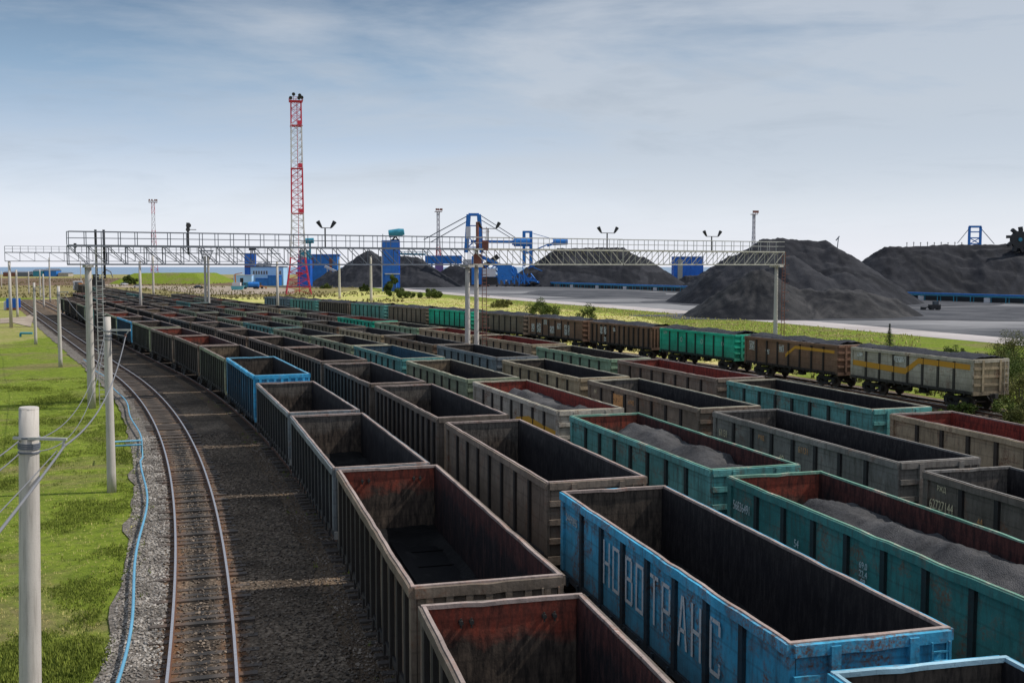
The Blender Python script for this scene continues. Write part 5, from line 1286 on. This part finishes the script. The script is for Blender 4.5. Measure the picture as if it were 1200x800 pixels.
# small spruce
q = at(1042, 409.5); t = thing('spruce_tree', 'small dark spruce on the bright grass beyond the loaded train', 'tree', (q.x, q.y, GZ)); mb = MB(); r_ = random.Random(5)
for k in range(900):
    z = r_.random()**1.3*2.9+.15; rr = (3.1-z)*.34*r_.random()**.4; a_ = r_.uniform(0, 6.28); p = Vector((rr*math.cos(a_), rr*math.sin(a_), z-.2*rr)); o = Vector((math.cos(a_), math.sin(a_), -.3))*.16; s_ = Vector((-math.sin(a_), math.cos(a_), 0))*.05
    mb.face([p-o-s_, p+o, p-o+s_])
mb.build('crown', M['spruce'], t); mb = MB(); mb.tube([(0,0,0),(0,0,3.0)], [.06,.01], 6); mb.build('trunk', M['bark'], t)
# thicket at the right edge: tall scrub
r_ = random.Random(11); DESC = ['broad', 'tall', 'dark', 'pale', 'ragged', 'dense', 'low', 'leaning', 'yellowish', 'rounded', 'thin', 'spreading', 'compact', 'wild']
spots = [(1140,452,1.5,1.7),(1180,455,2.2,2.6),(1195,470,2.0,2.6),(1160,476,1.2,1.2),(1185,490,1.3,1.3),(1205,500,1.6,2.2),(1130,484,.9,.8),(1100,489,.8,.6),(1172,432,2.2,2.6),(1195,430,2.6,3.0),(1148,428,1.5,1.6),(1185,418,2.6,3.0),(1215,440,3,3.4),(1118,417,1.2,1.4)]
for i, (px, ba, rr, hh) in enumerate(spots):
    bpx(px, ba, rr, hh, f'{DESC[i]} bush in the thicket at the right edge, {["lowest part","middle part","upper part"][i % 3]} no name', ['leaf','leaf','leaf2'][i % 3] if i != 1 else 'leaf', n=2600 if rr > 1.4 else 1300, leaf=.13, seed=20+i)
for i, o in enumerate([o for o in bpy.data.objects if o.get('label', '').endswith('no name')]):
    o['label'] = 'green bush growing in the thicket right of the loaded train'; o['group'] = 'bushes in the thicket at the right edge'
# weeds between the fifth train and the loaded train
def tufts(name, pts, mat, hmin, hmax, blades, label, w=.02, lean=.35):
    r_ = random.Random(len(pts)); n = len(pts)*blades; V = np.empty((n*3, 3)); k = 0
    for (x, y, z, s) in pts:
        for b_ in range(blades):
            a_ = r_.uniform(0, 6.283); h = r_.uniform(hmin, hmax)*s; l = r_.uniform(.1, lean)*h; dx, dy = math.cos(a_), math.sin(a_); ox_, oy_ = r_.uniform(-.06, .06), r_.uniform(-.06, .06)
            V[k] = (x+ox_-dy*w*s, y+oy_+dx*w*s, z); V[k+1] = (x+ox_+dy*w*s, y+oy_-dx*w*s, z); V[k+2] = (x+ox_+dx*l, y+oy_+dy*l, z+h); k += 3
    me = bpy.data.meshes.new(name); me.vertices.add(n*3); me.vertices.foreach_set('co', V.ravel()); me.loops.add(n*3); me.loops.foreach_set('vertex_index', np.arange(n*3, dtype=np.int32))
    me.polygons.add(n); me.polygons.foreach_set('loop_start', np.arange(0, n*3, 3, dtype=np.int32)); me.materials.append(mat); me.update(); me.validate()
    return tag(link(name, me), label, name.replace('_', ' '), kind='stuff')
M['blade'] = leafmat('grass_blades', (.125,.16,.025), (.25,.295,.05)); M['dryblade'] = leafmat('dry_grass_blades', (.42,.40,.13), (.7,.6,.25))
r_ = random.Random(99); pts = []; dpts = []
while len(pts) < 42000:
    y = 16+80*r_.random()**1.8; x = r_.uniform(-.52, -.2)*y-1; R = math.hypot(x-CX, y-CY)
    if R > 396.3+.45*noise.noise(Vector((x*.4, y*.4, 2)))+.5*r_.random()**3: continue
    n_ = noise.fractal(Vector((x*.22, y*.22, 5)), 1, 2, 4); zg = -.26+.18*noise.noise(Vector((x*.08, y*.08, 0)))-.12*min(1, max(0, (395.5-R)/8))
    if n_ < .02+r_.uniform(-.15, .15): 
        if r_.random() < .08: dpts.append((x, y, zg, r_.uniform(.6, 1.2)))
        continue
    pts.append((x, y, zg, r_.uniform(.6, 1.5)*(1.6 if n_ > .35 else 1)))
tufts('meadow_grass', pts, M['blade'], .03, .085, 4, 'short green grass beside the curved track', .014)
tufts('dry_grass', dpts, M['dryblade'], .03, .09, 3, 'withered stalks between the green grass at the left', .012)
pts = []; r_ = random.Random(5)
while len(pts) < 9000:
    R = r_.uniform(434, 447.3) if r_.random() < .6 else r_.uniform(454.5, 462); a = r_.uniform(105, 250) ; p, th = track(R, a, PHI6)
    if noise.noise(Vector((p.x*.15, p.y*.15, 1))) > -.05: pts.append((p.x, p.y, -.25, r_.uniform(.7, 2)))
tufts('weeds', pts, M['leaf2'], .12, .3, 5, 'rough weeds on the ground beside the loaded train', .03, .8)
pts = []
while len(pts) < 12000:
    Y = r_.uniform(95, 330); x = r_.uniform(0, .5)*Y-.12*Y; R = math.hypot(x-CX, Y-CY)
    if R < 455 or Y > road_y(x)-1: continue
    pts.append((x, Y, -.26, r_.uniform(1.2, 3)))
tufts('verge_grass', pts, M['dryblade'], .05, .16, 3, 'dry tall grass between the loaded train and the concrete road', .035, .5)

pts = []; r_ = random.Random(8)
while len(pts) < 3500:
    Y = 300+650*r_.random()**1.3; x = r_.uniform(-.5, -.1)*Y
    if math.hypot(x-CX, Y-CY) < 470 and Y < 330 or Y > road_y(x)-5: continue
    if noise.noise(Vector((x*.03, Y*.012, 4))) < 0: continue
    pts.append((x, Y, -.26, r_.uniform(2, 5)))
M['scrub'] = leafmat('dry_scrub_grass', (.12,.11,.04), (.28,.24,.1)); tufts('scrub', pts, M['scrub'], .08, .22, 5, 'rough brown and green scrub on the waste ground far behind the trains', .05, .9)
pts = []; r_ = random.Random(31)
for _ in range(900):
    R = r_.choice([r_.uniform(396.4, 397.3), r_.uniform(402.4, 405.2)]); a = 88+80*r_.random(); p, th = track(R, a)
    if noise.noise(Vector((p.x*.5, p.y*.5, 9))) > .12: pts.append((p.x, p.y, -.23, r_.uniform(.5, 1.3)))
tufts('track_weeds', pts, M['blade'], .05, .16, 6, 'small weeds growing in the ballast', .014, .8)
# loose stones of the ballast
def stones(name, n, Rmin, Rmax, a0, a1, mat, smin, smax, label, z=-.2, seed=1, avoid=True):
    r_ = random.Random(seed); mb = MB(); base = [Vector(q).normalized() for q in ((1,1,1),(-1,-1,1),(-1,1,-1),(1,-1,-1),(0,0,1.2),(1,0,0),(-1,0,0),(0,1,0))]
    T = [(0,4,5),(4,1,6),(4,7,0),(5,0,7),(4,6,7),(5,3,4),(3,1,4),(6,1,3),(6,2,7),(2,7,5),(2,5,3),(2,3,6)]
    for _ in range(n):
        R = r_.uniform(Rmin, Rmax); a = a0+(a1-a0)*r_.random()**1.4; p, th = track(R, a); s = r_.uniform(smin, smax); c = p+Vector((0,0,z+s*.2))
        if avoid and min(abs(R-398.9-.796), abs(R-398.9+.796)) < .12: continue
        m_ = Matrix.Rotation(r_.uniform(0, 6), 3, 'Z') @ Matrix.Rotation(r_.uniform(0, 6), 3, 'X'); i = len(mb.v)
        for q in base: v_ = m_ @ (q*s*r_.uniform(.7, 1.2)); mb.v.append((c.x+v_.x, c.y+v_.y, c.z+v_.z*.7))
        for f_ in T: mb.f.append(tuple(i+j for j in f_)); mb.m.append(0)
    return tag(mb.build(name, mat), label, 'stones', kind='stuff')
def stonemat(name, c0, c1):
    m, nt, b = nmat(name); g = N(nt, 'ShaderNodeNewGeometry'); v = coords(nt, rand=False)
    col = mixc(nt, g.outputs['Random Per Island'], c0, c1); col = mixc(nt, ramp(nt, noise_(nt, v, .6, 4), [(.4, 0.0), (.6, .6)]), col, (.05,.04,.032))
    nt.links.new(col, b.inputs['Base Color']); b.inputs['Roughness'].default_value = .9; return m
stones('ballast_stones', 16000, 396.5, 397.9, 86, 150, stonemat('pale_stone', (.14,.12,.1), (.46,.42,.38)), .025, .065, 'pale crushed stones on the track shoulder', -.205, 1)
stones('bed_stones', 14000, 402.6, 405.4, 88, 150, stonemat('dark_stone', (.09,.065,.05), (.34,.27,.21)), .02, .055, 'dark stones and spilled coal beside the leftmost train', -.225, 3)
stones('track_stones', 16000, 397.9, 402.6, 86, 150, stonemat('brown_stone', (.05,.036,.026), (.26,.2,.15)), .025, .06, 'brown crushed stones between and beside the curved rails', -.21, 2)

# ------------------------------------------------------------------ camera, light, sky
cam = bpy.data.cameras.new('camera'); co = bpy.data.objects.new('camera', cam); COL.objects.link(co); sc.camera = co
cam.sensor_fit = 'HORIZONTAL'; cam.sensor_width = 36; cam.lens = F/1200*36; cam.clip_start = .1; cam.clip_end = 30000
co.location = (0, 0, HC); co.rotation_euler = (math.pi/2-PITCH, 0, 0)
AZ, EL = math.radians(84), math.radians(50)     # sun azimuth clockwise from the viewing direction (+y)
sd = Vector((math.sin(AZ)*math.cos(EL), math.cos(AZ)*math.cos(EL), math.sin(EL)))
su = bpy.data.lights.new('sun', 'SUN'); su.energy = 3.9; su.angle = math.radians(.6); su.color = (1, .95, .87)
so = bpy.data.objects.new('sun', su); COL.objects.link(so); so.rotation_euler = (-sd).to_track_quat('-Z', 'Y').to_euler(); so.location = sd*200
w = bpy.data.worlds.new('World'); sc.world = w; w.use_nodes = True; nt = w.node_tree; bg = nt.nodes['Background']
sky = N(nt, 'ShaderNodeTexSky'); sky.sky_type = 'NISHITA'; sky.sun_disc = False; sky.sun_elevation = EL; sky.sun_rotation = AZ; sky.air_density = 1.2; sky.dust_density = 1.5
tc = N(nt, 'ShaderNodeTexCoord'); sp = N(nt, 'ShaderNodeSeparateXYZ'); L(nt, tc, 'Generated', sp, 0)
# thin high cloud veil over the sky: colour by height, streaked
cr = ramp(nt, sp.outputs['Z'], [(.0, (7.4,7.5,8.1)), (.05, (6.5,7.0,7.8)), (.11, (4.0,4.9,6.2)), (.17, (2.2,3.3,4.7)), (.25, (.95,1.6,2.6)), (.5, (3.6,4.4,5.6))])
mp = N(nt, 'ShaderNodeMapping'); mp.inputs['Scale'].default_value = (1.3, 1.0, 6.5); mp.inputs['Rotation'].default_value = (0, .12, .3); L(nt, tc, 'Generated', mp, 0)
n1 = noise_(nt, mp.outputs[0], 1.3, 9, .58, .8); n2 = noise_(nt, mp.outputs[0], 4.5, 8, .6, .4)
f = math_(nt, 'ADD', math_(nt, 'MULTIPLY', n1, .75), math_(nt, 'MULTIPLY', n2, .25))
xr = N(nt, 'ShaderNodeMapRange', i_1=-.35, i_2=.4, i_3=-.12, i_4=.1); L(nt, sp, 'X', xr, 0)
f = math_(nt, 'ADD', f, xr.outputs[0])
veil = mixc(nt, ramp(nt, f, [(.38, 0.0), (.6, .8)]), cr, (4.7,5.05,5.6))
low = ramp(nt, sp.outputs['Z'], [(.0, 0.0), (.14, 1.0)])
veil = mixc(nt, low, cr, veil)
dk = ramp(nt, n2, [(.56, 0.0), (.78, .3)])
veil = mixc(nt, math_(nt, 'MULTIPLY', dk, low), veil, (1.8,2.4,3.2))
out = mixc(nt, .9, sky.outputs[0], veil)
nt.links.new(out, bg.inputs[0]); bg.inputs[1].default_value = .124
sc.view_settings.view_transform = 'Standard'; sc.view_settings.look = 'None'; sc.view_settings.exposure = 0
sc.render.engine = 'CYCLES'; sc.cycles.max_bounces = 6; sc.cycles.transparent_max_bounces = 12
